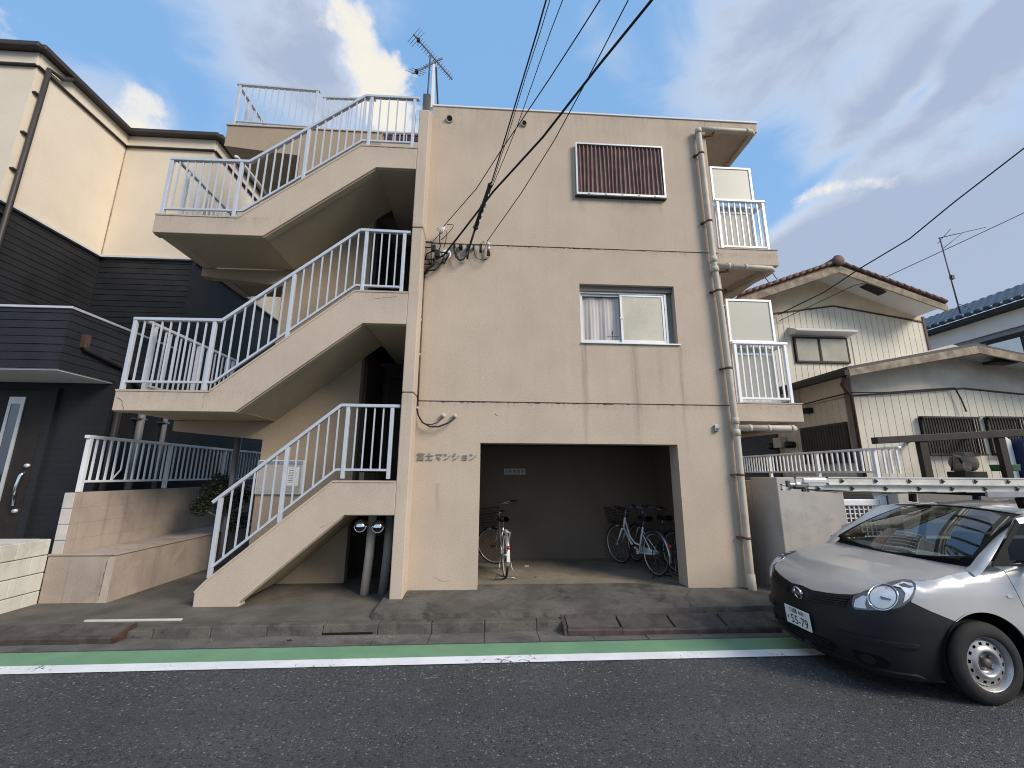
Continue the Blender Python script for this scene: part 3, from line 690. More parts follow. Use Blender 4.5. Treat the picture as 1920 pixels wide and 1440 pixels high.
# flights (slab with steps) and landings behind the stringers
def flight(x0, z0, x1, z1, n, ya, yb, thick, under=None):
    """steps climbing from (x0, z0) to (x1, z1)"""
    up = MB(); dx, dz = (x1-x0)/n, (z1-z0)/n; pts = [(x0, z0)]
    for i in range(n): pts += [(x0+dx*i, z0+dz*(i+1)), (x0+dx*(i+1), z0+dz*(i+1))]
    if under: return up.prism(pts+under, ya, yb)
    under = [(x1, z1-thick), (x0, z0-thick*.8)] if z0 > .3 else [(x1, z1-thick), (x0+.55, z0-.02), (x0, z0-.02)]
    return up.prism(pts+under, ya, yb)
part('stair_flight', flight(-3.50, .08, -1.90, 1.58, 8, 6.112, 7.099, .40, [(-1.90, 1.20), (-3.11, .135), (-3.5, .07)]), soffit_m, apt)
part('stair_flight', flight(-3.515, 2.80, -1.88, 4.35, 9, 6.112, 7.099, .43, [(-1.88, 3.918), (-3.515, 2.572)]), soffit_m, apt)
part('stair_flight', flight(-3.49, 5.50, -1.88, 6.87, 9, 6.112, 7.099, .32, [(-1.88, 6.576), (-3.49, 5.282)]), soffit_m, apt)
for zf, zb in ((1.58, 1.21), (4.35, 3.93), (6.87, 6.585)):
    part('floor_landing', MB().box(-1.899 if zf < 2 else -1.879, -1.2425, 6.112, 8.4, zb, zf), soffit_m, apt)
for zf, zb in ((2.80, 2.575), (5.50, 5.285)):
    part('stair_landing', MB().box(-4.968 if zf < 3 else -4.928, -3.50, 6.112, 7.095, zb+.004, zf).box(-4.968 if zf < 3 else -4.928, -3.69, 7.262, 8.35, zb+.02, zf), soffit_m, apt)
    part('side_stringer', MB().box(-5.14 if zf < 3 else -5.10, -4.97 if zf < 3 else -4.93, 6.113, 8.35, zb, zf+.05), stair_m, apt, bevel=.006)
    x = -5.03 if zf < 3 else -4.99
    zr = t2[0].z if zf < 3 else t3[0].z
    railing(apt, [(x, 6.06, zr), (x, 8.30, zr)], .93 if zf < 3 else .88, [.22, 1.2, 2.2], [8, 8], rail_m)
# rear flights climbing back to the left landings
part('stair_flight', flight(-2.05, 1.58, -3.69, 2.80, 7, 7.262, 8.35, .30), soffit_m, apt)
part('stair_flight', flight(-1.93, 4.35, -3.69, 5.50, 7, 7.262, 8.35, .30), soffit_m, apt)
# spine wall between the flights, with beams that carry the landings
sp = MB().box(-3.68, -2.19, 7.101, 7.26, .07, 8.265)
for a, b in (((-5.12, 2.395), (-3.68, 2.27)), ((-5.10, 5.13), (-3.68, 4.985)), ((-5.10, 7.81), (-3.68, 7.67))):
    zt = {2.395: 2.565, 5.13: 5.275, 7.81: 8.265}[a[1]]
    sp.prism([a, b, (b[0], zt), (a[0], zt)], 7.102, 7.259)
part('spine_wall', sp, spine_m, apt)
part('spine_wall', MB().box(-2.188, -1.2425, 7.101, 7.26, 7.85, 8.1), stair_m, apt)
part('roof_landing', MB().box(-5.10, -1.2425, 7.262, 8.8, 7.80, 8.0), soffit_m, apt)
part('coping', MB().box(-5.125, -2.18, 7.08, 7.28, 8.266, 8.29), stair_m, apt)
rl = [at(446, 158.5, 7.13), at(601, 171, 7.13)]
railing(apt, rl, .85, [.06, rl[1].x-rl[0].x-.05], [11], rail_m)
x = rl[0].x; railing(apt, [(x+.02, 7.2, rl[0].z), (x+.02, 8.8, rl[0].z)], .85, [.3, .9, 1.55], [5, 5], rail_m)
rl = [at(606, 183, 7.6), at(705, 187, 7.6)]
railing(apt, rl, .9, [.05, rl[1].x-rl[0].x-.1], [9], rail_m)
rl = [at(640, 246, 8.6), at(792, 251, 8.6)]
railing(apt, rl, .5, [.1, .9, rl[1].x-rl[0].x-.05], [7, 5], rail_m)
# roof house in terracotta cladding seen through the rails
ph = MB(); z_ = at(740, 254, 9.6).z
part('rooftop_room', MB().box(-3.3, -1.15, 9.6, 11.5, 7.95, z_), terra_m, apt)
part('rooftop_cladding', MB().box(-3.3, -1.15, 9.575, 9.599, z_-.16, z_-.06).box(-3.3, -1.15, 9.575, 9.599, z_-.4, z_-.3).box(-3.32, -1.13, 9.55, 9.65, z_+.002, z_+.05), browntrim_m, apt)
# dark doorways at the end of the floor landings
for zf in (1.58, 4.35):
    d = part('doorway', MB().wall(-3.68, -1.2425, zf-.4, zf+2.9, 8.41, 8.5, [(-2.0, -1.3, zf+.0, zf+2.05)]), shutter_m, apt)
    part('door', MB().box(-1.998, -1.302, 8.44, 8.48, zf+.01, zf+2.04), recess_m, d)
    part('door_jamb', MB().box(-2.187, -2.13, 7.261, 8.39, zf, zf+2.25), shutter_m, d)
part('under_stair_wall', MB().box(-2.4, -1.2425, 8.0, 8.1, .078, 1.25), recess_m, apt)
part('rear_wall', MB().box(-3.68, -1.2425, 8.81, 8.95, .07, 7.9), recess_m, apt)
part('stair_post', MB().tube([at(437, 900, 7.9)*1.0-Vector((0,0,1.3)), Vector((at(446, 825, 7.9).x+.0, 7.9, 2.55))], .055, 10), greypipe_m, apt)
# lamp-like handrail on the inner side of the second left landing
part('handrail', MB().bar(at(443, 293, 6.35), at(505, 369, 8.0), .05, .035), railw_m, apt)
# dull opening in wall corner: concrete base under stair foot
if 0: part('stair_foot', MB().prism([(-3.10, .07), (-3.10, .135), (-2.85, .21), (-2.6, .12), (-2.5, .07)], 6.12, 7.0), pave_m, apt)
# ---- balconies at the right
for zt, zb, pz in ((5.546, 5.263, 0), (2.852, 2.569, 1)):
    slab = part('balcony', MB().box(3.883, 4.945 if not pz else 4.995, FY+.003, 10.2, zb, zt), facade_m, apt, bevel=.008)
    part('balcony_coping', MB().box(3.90, 4.96 if not pz else 5.01, FY-.006, FY+.16, zt+.001, zt+.018), stair_m, slab)
    y = 6.40
    px0 = 3.975 if not pz else 3.998
    pw = 4.745 if not pz else 4.80
    ptop = 7.28 if not pz else 4.68
    rz = 6.552 if not pz else 3.885
    pf = part('partition', MB().wall(px0, pw, rz+.03, ptop, y+.02, y+.055, [(px0+.035, pw-.04, rz+.06, ptop-.035)]), railw_m, slab, bevel=.004)
    part('partition_panel', MB().box(px0+.03, pw-.035, y+.033, y+.042, rz+.055, ptop-.03), frost_m, pf)
    pf = part('partition', MB().wall(px0+.06, pw, zt+.06, rz-.02, y+.11, y+.14, [(px0+.1, pw-.04, zt+.12, rz-.17), (px0+.1, pw-.04, rz-.13, rz-.05)]), railw_m, slab, bevel=.004)
    part('partition_panel', MB().box(px0+.09, pw-.03, y+.12, y+.128, zt+.1, rz-.04), frost_m, pf)
    rx1 = 4.90 if not pz else 4.945
    railing(slab, [(px0-.005, y-.005, rz), (rx1, y-.005, rz)], rz-zt-.10, [.05, rx1-px0-.04], [7], railw_m, curb=.085, top=(.07, .045), bs=.022)
    bars = MB().bar((rx1-.02, y+.03, rz), (rx1-.02, 9.9, rz), .06, .045).bar((rx1-.02, y+.03, zt+.11), (rx1-.02, 9.9, zt+.11), .04, .035)
    sr = part('side_railing', bars, railw_m, slab)
    for i in range(24): part('baluster', MB().box(rx1-.03, rx1-.01, y+.15+i*.14, y+.17+i*.14, zt+.11, rz-.02), railw_m, sr)
    # drain outlet under the slab
    part('drain_outlet', MB().lathe([(.05, 0), (.05, -.09), (0, -.09)], (4.55, 7.3, zb), 'z', 12), greypipe_m, slab)
# a loop of hose under the upper balcony
p = at(1446, 522, 6.6)
hb = MB(); hb.tube([(p.x+.105*math.cos(a), 6.6+.02*math.sin(3*a), p.z+.10*math.sin(a)) for a in [i*2*PI/20 for i in range(24)]], .009, 6)
tag(part('hose_loop', hb, greypipe_m), 'small grey hose loop hanging under the upper balcony', 'hose')
# ---- rain pipe
dp = thing('rain_pipe', 'beige rain pipe with rusty clamps down the right edge of the facade', 'pipe', (3.75, 6.2, .1))
PY = 6.215; r = .050
px = lambda z: 3.725+(.11 if z < 5.2 else .0)-(.0 if z > 2.5 else .0)
part('pipe', MB().tube([(3.70, PY, 7.86), (3.705, PY, 7.80), (3.735, PY, 5.3), (3.775, PY, 4.4), (3.81, PY, 2.5), (3.79, PY, .30), (3.79, PY-.01, .20)], r, 14), beigepipe_m, dp)
part('pipe_shoe', MB().tube([(3.79, PY-.005, .36), (3.79, PY-.01, .16), (3.80, PY-.02, .12)], [.057, .057, .054], 14), beigepipe_m, dp)
part('branch', MB().tube([(3.70, PY, 7.87), (4.0, PY, 7.875), (4.70, PY, 7.872), (4.745, PY+.03, 7.87), (4.76, PY+.2, 7.865), (4.74, 7.6, 7.86)], .045, 12), beigepipe_m, dp)
part('branch', MB().tube([(3.75, PY, 5.175), (4.72, PY, 5.155), (4.77, PY+.03, 5.15), (4.78, PY+.2, 5.15), (4.55, 7.3, 5.16)], .046, 12), beigepipe_m, dp)
part('branch', MB().tube([(3.81, PY, 2.455), (4.70, PY, 2.455), (4.765, PY+.03, 2.455), (4.78, PY+.25, 2.455), (4.6, 7.3, 2.46)], .048, 12), beigepipe_m, dp)
def onpipe(z): 
    P_ = [(7.8, 3.705), (5.3, 3.735), (4.4, 3.775), (2.5, 3.81), (.2, 3.79)]
    for (za, xa), (zb, xb) in zip(P_, P_[1:]):
        if zb <= z <= za: return xa+(xb-xa)*(z-za)/(zb-za)
    return 3.79
for z in (7.82, 5.28, 5.10, 2.56, 2.38):
    part('socket', MB().tube([(onpipe(min(z, 7.8)), PY, z-.05), (onpipe(min(z, 7.8)), PY, z+.05)], .058, 14), beigepipe_m, dp)
for x0_, z in ((3.95, 5.172), (4.25, 5.166), (4.0, 2.455), (4.3, 2.455), (4.68, 2.455), (4.6, 7.872)):
    part('socket', MB().tube([(x0_, PY, z), (x0_+.05, PY, z)], .053, 12), beigepipe_m, dp)
for z in (7.35, 6.0, 4.72, 3.40, 1.75, .85):
    x = onpipe(z); part('clamp', MB().lathe([(r+.002, -.016), (r+.008, -.016), (r+.008, .016), (r+.002, .016)], (x, PY, z), 'z', 16).box(x-.11, x-.05, PY+.02, FY, z-.012, z+.012), rust_m, dp)
for z in (7.78, 5.09): part('bracket', MB().bar((3.95, PY+.06, z), (4.05, PY-.04, z+.1), .02, .02).bar((3.84, PY+.07, z-.0), (4.0, PY+.03, z), .02, .02), rust_m, dp)
# ---- notice board on the spine wall
nb = thing('notice_board', 'grey notice board with a white paper sheet behind the lowest stair rail', 'notice board', (-3.3, 7.1, 1.7))
bd = part('board', MB().box(-3.69, -2.95, 7.06, 7.1, 1.40, 1.94), sign_m, nb, bevel=.03)
part('face', MB().box(-3.65, -2.99, 7.053, 7.059, 1.44, 1.87), greywall_m, nb)
part('header', MB().box(-3.66, -2.98, 7.05, 7.0595, 1.875, 1.925), steel_m, nb)
for xx in (-3.40, -3.25): part('knob', MB().box(xx, xx+.04, 7.04, 7.049, 1.885, 1.915), ink_m, nb)
part('paper', MB().box(-3.20, -3.02, 7.048, 7.0525, 1.54, 1.83), paper_m, nb)
pl = MB()
for i in range(9): pl.box(-3.18, -3.18+random.uniform(.06, .13), 7.0465, 7.0478, 1.80-.026*i, 1.806-.026*i)
part('print', pl, ink_m, nb)
# ---- vent cowls and pipes under the stair landing
for xa, pxl in ((-1.72, 690), (-1.47, 722)):
    t = thing('vent_pipe', 'left one of the two pale vent pipes under the stairs with round chrome hood' if xa < -1.6 else 'right one of the two pale vent pipes under the stairs with round chrome hood', 'vent pipe', (xa, 6.45, .08), group='vent pipes under the stairs')
    hx, hz = (-1.735, 1.03) if xa < -1.6 else (-1.495, 1.02)
    part('pipe', MB().tube([(xa+.03, 6.46, .078), (xa+.06, 6.46, .60), (xa+.07, 6.46, 1.20)], .062, 14), beigepipe_m if xa < -1.6 else greypipe_m, t)
    hd = MB(); R_ = .079
    hd.lathe([(.058, .16), (.058, .0), (R_*1.08, -.0), (R_*1.08, -.014)], (hx, 6.17, hz), 'y', 24)
    part('duct', hd, steel_m, t)
    dome = []
    for i in range(13):
        th = PI*i/12
        row = []
        for j in range(9):
            ph_ = PI/2*j/8
            zz_ = R_*math.cos(ph_)
            row.append((hx+R_*math.cos(th)*math.sin(ph_+.0001) , 6.156-R_*.75*math.cos(ph_)*1.0, hz+R_*math.sin(th)*math.sin(ph_+.0001)-.012*math.cos(ph_)))
        dome.append(row)
    part('hood', MB().grid(dome), chrome_m, t, fix=False)
    low = [[(hx+.92*R_*rr*math.cos(PI+PI*i/12), 6.150-.03*(1-rr), hz+.92*R_*rr*math.sin(PI+PI*i/12)) for rr in (0, .5, 1)] for i in range(13)]
    part('opening', MB().grid(low), black_m, t, fix=False)
    rim = [(hx+R_*1.02*math.cos(a), 6.15, hz+R_*1.02*math.sin(a)) for a in [PI+PI*i/16 for i in range(17)]]
    part('rim', MB().tube(rim, .008, 6), chrome_m, t)
# ---- aerial on the roof
an = thing('tv_aerial', 'grey television aerial mast with two yagi antennas on the roof edge by the pier', 'antenna', (-1.25, 7.0, 8.6))
m0, m1 = at(801, 188, 7.0), at(807, 103, 7.0)
part('mast', MB().tube([m0-Vector((0,0,.5)), m1], .016, 8), darksteel_m, an)
part('base', MB().box(m0.x-.07, m0.x+.07, 6.93, 7.07, m0.z-.6, m0.z+.08), darkgrey_m, an)
def yagi(a, b, els, per, big=()):
    a, b = Vector(a), Vector(b); d = (b-a); mb = MB().bar(a, b, .022, .022); bm_ = part('boom', mb, darksteel_m, an)
    for k in range(els):
        t = (k+.3)/els; L = per*(1.0-.45*t) if k > 2 else per*1.9
        c = a+d*t; s = Vector((.75, -.35, .55)) if d.z < 0 else Vector((.65, -.3, -.7)); s = (s-d.normalized()*s.dot(d.normalized())).normalized()
        part('element', MB().tube([c-s*L/2, c+s*L/2], .005, 5), darksteel_m, bm_)
    part('feed_box', MB().box(*[v for q in ((a+d*.13)[i] for i in range(3)) for v in (q-.03, q+.03)]), black_m, bm_)
yagi(at(775, 64, 7.0), at(848, 149, 7.25), 19, .20)
yagi(at(774, 138, 7.0), at(829, 109, 7.2), 12, .22)
w0, w1 = at(809, 188, 6.75), at(812, 124, 6.75)
part('stay_post', MB().prism([(w0.x, w0.z-.2), (w0.x+.06, w0.z-.2), (w1.x+.035, w1.z), (w1.x, w1.z)], 6.70, 6.78), white_m, an)
part('stay', MB().bar((w1.x+.05, 6.8, w1.z+.03), (w0.x+.13, 6.8, w0.z-.2), .02, .03), steelbrown_m, an)
# ------------------------------------------------------------------ left: neighbour house, boundary walls
lh = thing('neighbour_house', 'two tone house with cream upper walls above charcoal boarding at far left', 'house', (-8, 7, 0))
XA, XB, YC, YB, YD = -7.9, -6.07, 6.37, 8.20, 7.0
ZB, ZE = 6.02, 8.62
part('upper_wall', MB().prism([(-14,YC),(XA,YC),(XA,YB),(XB,YB),(XB,16),(-14,16)], ZB, ZE+.2, 'z'), cream_m, lh)
part('dark_wall', MB().prism([(-14,YC+.03),(XA-.03,YC+.03),(XA-.03,YB+.03),(XB-.03,YB+.03),(XB-.03,15.9),(-14,15.9)], 3.2, ZB-.03, 'z'), darkwall_m, lh)
part('dark_wall', MB().prism([(-14,YD),(XB,YD),(XB,15.8),(-14,15.8)], 0, 3.19, 'z'), darkwall_m, lh)
tr = MB(); pth = [(-14,YC),(XA,YC),(XA,YB),(XB,YB),(XB,16)]
for a, b in zip(pth, pth[1:]): tr.bar((*a, ZB-.012), (*b, ZB-.012), .09, .045)
part('band_trim', tr, paletrim_m, lh)
# eaves: frieze band, gutter
fr = MB(); off = [(-14,YC-.02),(XA+.02,YC-.02),(XA+.02,YB-.02),(XB+.02,YB-.02),(XB+.02,16)]
for a, b in zip(off, off[1:]): fr.bar((*a, ZE+.10), (*b, ZE+.10), .05, .24)
part('frieze', fr, cream_m, lh)
fr = MB()
for a, b in zip(off, off[1:]): fr.bar((*a, ZE-.032), (*b, ZE-.032), .075, .022)
part('frieze_line', fr, browntrim_m, lh)
gt = MB(); off = [(-14,YC-.12),(XA+.12,YC-.12),(XA+.12,YB-.12),(XB+.14,YB-.12),(XB+.14,16)]
for a, b in zip(off, off[1:]): gt.bar((*a, ZE+.27), (*b, ZE+.265), .12, .105)
part('roof_gutter', gt, browntrim_m, lh, bevel=.02)
part('roof', MB().prism([(-14,YC-.12),(XA+.12,YC-.12),(XA+.12,YB-.12),(XB+.14,YB-.12),(XB+.14,16),(-14,16)], ZE+.225, ZE+.28, 'z'), browntrim_m, lh)
# downpipe on the cream wall
a, b = at(93, 132, YC+.35), at(0, 415, YC+.35)
q = [atx(93, 130, XA+.09), atx(46, 275, XA+.09), atx(2, 408, XA+.09)]
yq = q[0].y
dpn = part('downpipe', MB().tube([(XA+.13, yq+.35, ZE+.22), (XA+.11, yq+.2, ZE+.05), (XA+.09, yq, q[0].z), (XA+.09, yq, 4.15), (XA+.09, yq, 4.1)], .038, 10), browntrim_m, lh)
for z in (8.1, 7.3, 6.6, 5.8, 5.0): part('pipe_clamp', MB().box(XA, XA+.06, yq-.075, yq+.03, z-.012, z+.012), browntrim_m, dpn)
# dark boards, one by one
def boards(x0, x1, z0, z1, y, axis, step=.118, wall_=lh, m=dark_m):
    z = z0
    while z < z1-.03:
        zt = min(z+step-.006, z1); j = random.uniform(-.0015, .0015); mb = MB()
        if axis == 'y': mb.prism([(y-.017+j, z), (y-.009+j, zt), (y-.0005, zt), (y-.0005, z)], x0, x1, 'x')
        else: mb.prism([(y+.017+j, z), (y+.009+j, zt), (y+.0005, zt), (y+.0005, z)], x0, x1, 'y')
        part('siding_board', mb, m, wall_); z += step
boards(XA+.02, XB, 3.9, ZB-.05, YB+.03, 'y')
boards(YC+.05, YB, 3.9, ZB-.05, XA-.03, 'x')
boards(-9.9, XA-.01, 3.9, ZB-.05, YC+.03, 'y')
part('corner_joint', MB().box(XA+.0005, XA+.014, YB-.014, YB-.0005, ZB, ZE-.04), wood_m, lh)
part('corner_trim', MB().box(XB-.035, XB+.012, YB-.0, YB+.04, 3.2, ZB-.04), dark_m, lh)
# balcony over the door
bal = part('balcony', MB().wall(-12, -6.1, 3.17, 4.06, 6.10, 6.22).wall(6.221, 8.2, 3.17, 4.06, -6.22, -6.1, (), 'x'), dark_m, lh)
boards(-11.9, -6.1, 3.17, 4.06, 6.10, 'y', wall_=bal)
boards(6.08, 8.2, 3.17, 4.06, -6.1, 'x', wall_=bal)
part('balcony_cap', MB().box(-12, -6.075, 6.07, 6.24, 4.061, 4.10).box(-6.24, -6.075, 6.241, 8.2, 4.061, 4.10), alum_m, bal, bevel=.006)
part('balcony_soffit', MB().box(-12, -6.11, 6.11, 8.15, 3.14, 3.168), paletrim_m, bal)
sp_ = atx(163, 630, -6.06); s2 = atx(158, 652, -6.04); s3 = atx(236, 692, -6.04)
part('drain_spout', MB().box(-6.099, -6.02, sp_.y-.045, sp_.y+.03, s2.z, s2.z+.20), cableb_m, bal)
part('drain_pipe', MB().tube([(-6.04, s2.y, s2.z+.05), (-6.04, s2.y+.01, s2.z-.01), (-6.04, s3.y, s3.z), (-6.0, s3.y+.4, s3.z-.4)], .034, 10), steelbrown_m, bal)
# entrance door
def dd(px, py, y=YD): return at(px, py, y)
d0, d1 = dd(-40, 745), dd(100, 742)
dxr = dd(66, 880).x
door = part('door', MB().box(-8.2, dxr, YD-.035, YD-.002, .30, 3.0), steelbrown_m, lh, bevel=.004)
gx0, gx1 = dd(25, 745).x, dd(55, 745).x
gz1 = dd(40, 745).z; 
part('door_window', MB().wall(gx0, gx1, .7, gz1, YD-.05, YD-.036, [(gx0+.045, gx1-.05, .75, gz1-.11)]), alum_m, door, bevel=.003)
part('door_glass', MB().box(gx0+.03, gx1-.03, YD-.042, YD-.0365, .72, gz1-.08), glass_mat('door_glass', (.03,.03,.035), .05, .1), door)
part('door_jamb', MB().box(dxr+.004, dxr+.12, YD-.06, YD-.002, .25, 3.05), darkwall_m, lh)
h0, h1, h2 = dd(47, 884, 6.88), dd(32, 915, 6.86), dd(28, 948, 6.88)
part('door_handle', MB().tube([h0, (h0.x-.02, 6.85, h0.z-.06), (h1.x+.0, 6.84, h1.z), (h2.x, 6.86, h2.z)], [.02, .024, .024, .02], 10), chrome_m, door)
for p in (dd(52, 873, 6.95), dd(29, 958, 6.95)): part('lock', MB().lathe([(0,-.02),(.03,-.02),(.03,.02)], (p.x, 6.94, p.z), 'y', 12), alum_m, door)
part('doorstep', MB().box(-9, -6.1, 6.28, YD-.04, 0, .28), creamwall_m, lh, bevel=.01)
# grey pipes on the house side
for pxx, r_ in ((262, .055), (308, .04), (216, .045)):
    p = atx(pxx, 800, -5.97); mb = MB().tube([(-5.97, p.y, .6), (-5.97, p.y, 3.1 if pxx != 262 else 3.3)], r_, 10)
    pp = part('waste_pipe', mb, greypipe_m if pxx != 216 else browntrim_m, lh)
    if pxx != 216: part('pipe_clamp', MB().box(-6.10, -5.92, p.y-r_-.02, p.y+r_+.012, 2.62, 2.645), steel_m, pp)
for pxx, pyy in ((500, 590),):
    p = atx(pxx, pyy, -5.3); part('waste_pipe', MB().tube([(-5.3, 11, 1.0), (-5.3, 11, 6.2)], .09, 10), greypipe_m, lh)
# ---- boundary wall of painted blocks with a low ledge before it
bw = thing('boundary_wall', 'tan painted block wall with white rail beside the alley at left', 'wall', (-5.65, 7.5, 0))
WX0, WX1, WY0, WY1, WZ = -5.735, -5.585, 6.22, 11.5, 1.455
part('core', MB().box(WX0+.004, WX1-.0035, WY0+.004, WY1, .05, WZ-.004), tanblock_m, bw)
rows = [(.02+i*.2055, .02+(i+1)*.2055) for i in range(7)]
for i, (a, b) in enumerate(rows):
    y = WY0+(.2 if i % 2 else 0)
    ends = [WY0]+([WY0+.2] if i % 2 else [])
    y = ends[-1]
    if i % 2: part('block', MB().box(WX0, WX1, WY0, WY0+.2-.0007, a+.0007, b-.0007), tanblock_m, bw, bevel=.0012)
    while y < WY1-.1:
        e = min(y+.4, WY1); dx = random.uniform(-.0012, .0012)
        part('block', MB().box(WX0-dx, WX1+dx, y+.0007, e-.0007, a+.0007, b-.0007), tanblock_m, bw, bevel=.0012); y = e
for a, b in rows: part('end_block', MB().box(WX0+.005, WX1-.012, WY0-.012, WY0-.001, a+.004, b-.004), palepaint_m, bw, bevel=.003)
lg = thing('ledge_wall', 'low tan rendered ledge with a cracked front corner at the alley mouth', 'wall', (-5.2, 7.5, 0))
part('ledge', MB().box(-5.742, -4.90, WY0-.03, WY0-.014, .03, .655).box(-5.583, -4.90, WY0-.013, 9.6, .03, .655), tanblock_m, lg, bevel=.006)
part('ledge_top', MB().box(-5.742, -4.885, WY0-.045, WY0-.014, .656, .675).box(-5.583, -4.885, WY0-.013, 9.6, .656, .675), tanblock_m, lg, bevel=.004)
mb = MB(); P = wob_line((-4.985, 6.186, .655), (-5.005, 6.186, .06), 16, 0)
L = []
for i, p in enumerate(P):
    x = p[0]+random.uniform(-.012, .012); wd = random.uniform(.002, .006)*(1+.6*(i > 11)); L.append([(x-wd, 6.1885, p[2]), (x+wd, 6.1885, p[2])])
mb.grid(L, False); part('crack', mb, groove_m, lg, fix=False)
part('patch', MB().prism([(-4.905, .64), (-4.98, .64), (-5.0, .12), (-5.06, .06), (-4.905, .06)], 6.1895-.004, 6.1895), patch_m, lg)
# cream block wall before the house
cw = thing('cream_block_wall', 'low cream block wall with dark joints before the neighbour door', 'wall', (-5.8, 5.6, 0))
part('core', MB().box(-6.9, -5.756, 5.30, 6.18, .0, .85), groove_m, cw)
zs = [-.02, .235, .455, .67, .872]
for i, (a, b) in enumerate(zip(zs, zs[1:])):
    for y0, y1 in (((5.29, 5.79), (5.79, 6.19)) if i % 2 else ((5.29, 5.99), (5.99, 6.19))):
        part('block', MB().box(-5.90, -5.745, y0, y1-.003, a+.005, b-.005), creamwall_m, cw, bevel=.008)
    for k in range(3): part('block', MB().box(-6.9+k*.333, -6.9+(k+1)*.333-.004, 5.285, 5.44, a+.005, b-.005), creamwall_m, cw, bevel=.008)
part('top', MB().box(-6.9, -5.90, 5.43, 6.19, .84, .868), creamwall_m, cw)
# fence on the boundary wall
fz = 2.225
fn = thing('white_fence', 'white metal rail fence with one bent baluster on the tan boundary wall', 'fence', (-5.65, 7.5, 1.45))
railing(fn, [(-5.655, 6.26, fz), (-5.655, 11.3, fz)], .62, [.06, 1.62, 3.2, 4.8], [12, 12, 12], railw_m, curb=.14, ps=.055, bs=.022, name='rail', bent=4)
# shrub leaning over the ledge
def shrub(name, label, base, spots, n, ls, seed, parent=None):
    rnd = random.Random(seed); t = thing(name, label, 'shrub', base)
    st = MB()
    for c, r in spots: st.tube([base, Vector(base).lerp(Vector(c), .55)+Vector((rnd.uniform(-.05,.05), rnd.uniform(-.05,.05), .05)), c], [.018, .012, .004], 6)
    part('stem', st, wood_m, t)
    mb = MB()
    for i in range(n):
        c, r = spots[rnd.randrange(len(spots))]
        v = Vector((rnd.gauss(0, 1), rnd.gauss(0, 1), rnd.gauss(0, 1))).normalized()*r*rnd.random()**.45
        p = Vector(c)+v; a = Vector((rnd.gauss(0,1), rnd.gauss(0,1), rnd.gauss(0,.6))).normalized(); b = a.cross(Vector((rnd.gauss(0,1), rnd.gauss(0,1), rnd.gauss(0,1)))).normalized()
        L = ls*rnd.uniform(.6, 1.3)
        mb.add([p-a*L, p+b*L*.38, p+a*L, p-b*L*.38], [(0,1,2,3)])
    o = part('leaves', mb, foliage_m, t, fix=False); o['kind'] = 'stuff'
    return t
p0 = at(410, 930, 7.9)
sb = [at(375, 950, 7.6), at(395, 925, 7.7), at(410, 905, 7.9), at(425, 945, 7.8), at(450, 930, 8.1), at(448, 975, 7.9)]
shrub('dark_shrub', 'dark green shrub hanging over the tan ledge behind the lowest stair rail', (at(440, 960, 8.1).x, 8.1, .66), [(tuple(s), r) for s, r in zip(sb, (.16, .2, .17, .2, .2, .18))], 2600, .035, 5)
# ------------------------------------------------------------------ right: gate pier, fence, houses
gp = thing('gate_wall', 'grey rendered wall block between the apartment building and the lattice gate', 'wall', (4.7, 6.0, 0))
part('wall', MB().box(4.20, 5.19, 6.0, 6.62, .0, 1.715), greywall_m, gp, bevel=.012)
part('return_wall', MB().box(4.20, 4.40, 6.621, 9.0, .0, 1.66), greywall_m, gp)
rw = thing('retaining_wall', 'dark grey retaining wall under the white fence behind the gate', 'wall', (6.3, 8, 0))
part('wall', MB().box(6.12, 6.34, 6.25, 10.6, 0, 1.70), darkgrey_m, rw, bevel=.01)
part('end_pier', MB().box(6.10, 6.42, 6.08, 6.249, 0, 1.66), greywall_m, rw, bevel=.01)
part('yard_wall', MB().box(5.2, 6.119, 8.8, 8.95, 0, 1.5).box(6.341, 14, 6.4, 6.6, 0, 1.66), darkgrey_m, rw)
struct('yard', MB().box(4.0, 40, 6.66, 40, -.05, .07), pave_m)
struct('raised_yard', MB().box(6.35, 40, 6.7, 40, .071, 1.5), pave_m)
wfn = thing('white_fence', 'low white fence running back on the dark retaining wall at right', 'fence', (6.2, 8, 1.7))
railing(wfn, [(6.2, 6.0, 2.165), (6.2, 10.4, 2.185)], .36, [.45, 1.65, 3.0, 4.2], [9, 11, 12], railw_m, curb=.12, ps=.055, bs=.024, name='rail', top=(.05, .035))
# balusters in front of the first post
fp = [c for c in wfn.children][0]
for i in range(3): part('baluster', MB().box(6.188, 6.212, 6.06+i*.11, 6.084+i*.11, 1.78, 2.15), railw_m, fp)
# lattice gate and its post
lg_ = thing('lattice_gate', 'white lattice gate with a thick top rail behind the silver car', 'gate', (5.6, 6.3, 0))
gz = 1.39
part('top_bar', MB().box(5.40, 5.98, 6.27, 6.33, gz-.09, gz), railw_m, lg_, bevel=.008)
part('bottom_bar', MB().box(5.40, 5.98, 6.28, 6.32, .25, .32), railw_m, lg_, bevel=.006)
for i in range(8):
    x = 5.43+i*.075; part('lattice_bar', MB().box(x-.007, x+.007, 6.288, 6.300, .30, gz-.08), railw_m, lg_)
for i in range(15):
    z = .40+i*.065; part('lattice_bar', MB().box(5.40, 5.98, 6.300, 6.312, z-.007, z+.007), railw_m, lg_)
gpz = 1.445
tag(part('gate_post', MB().box(5.99, 6.095, 6.26, 6.37, 0, gpz).box(5.98, 6.105, 6.25, 6.38, gpz+.001, gpz+.03), railw_m, bevel=.006), 'white square gate post at the right end of the lattice gate', 'post')
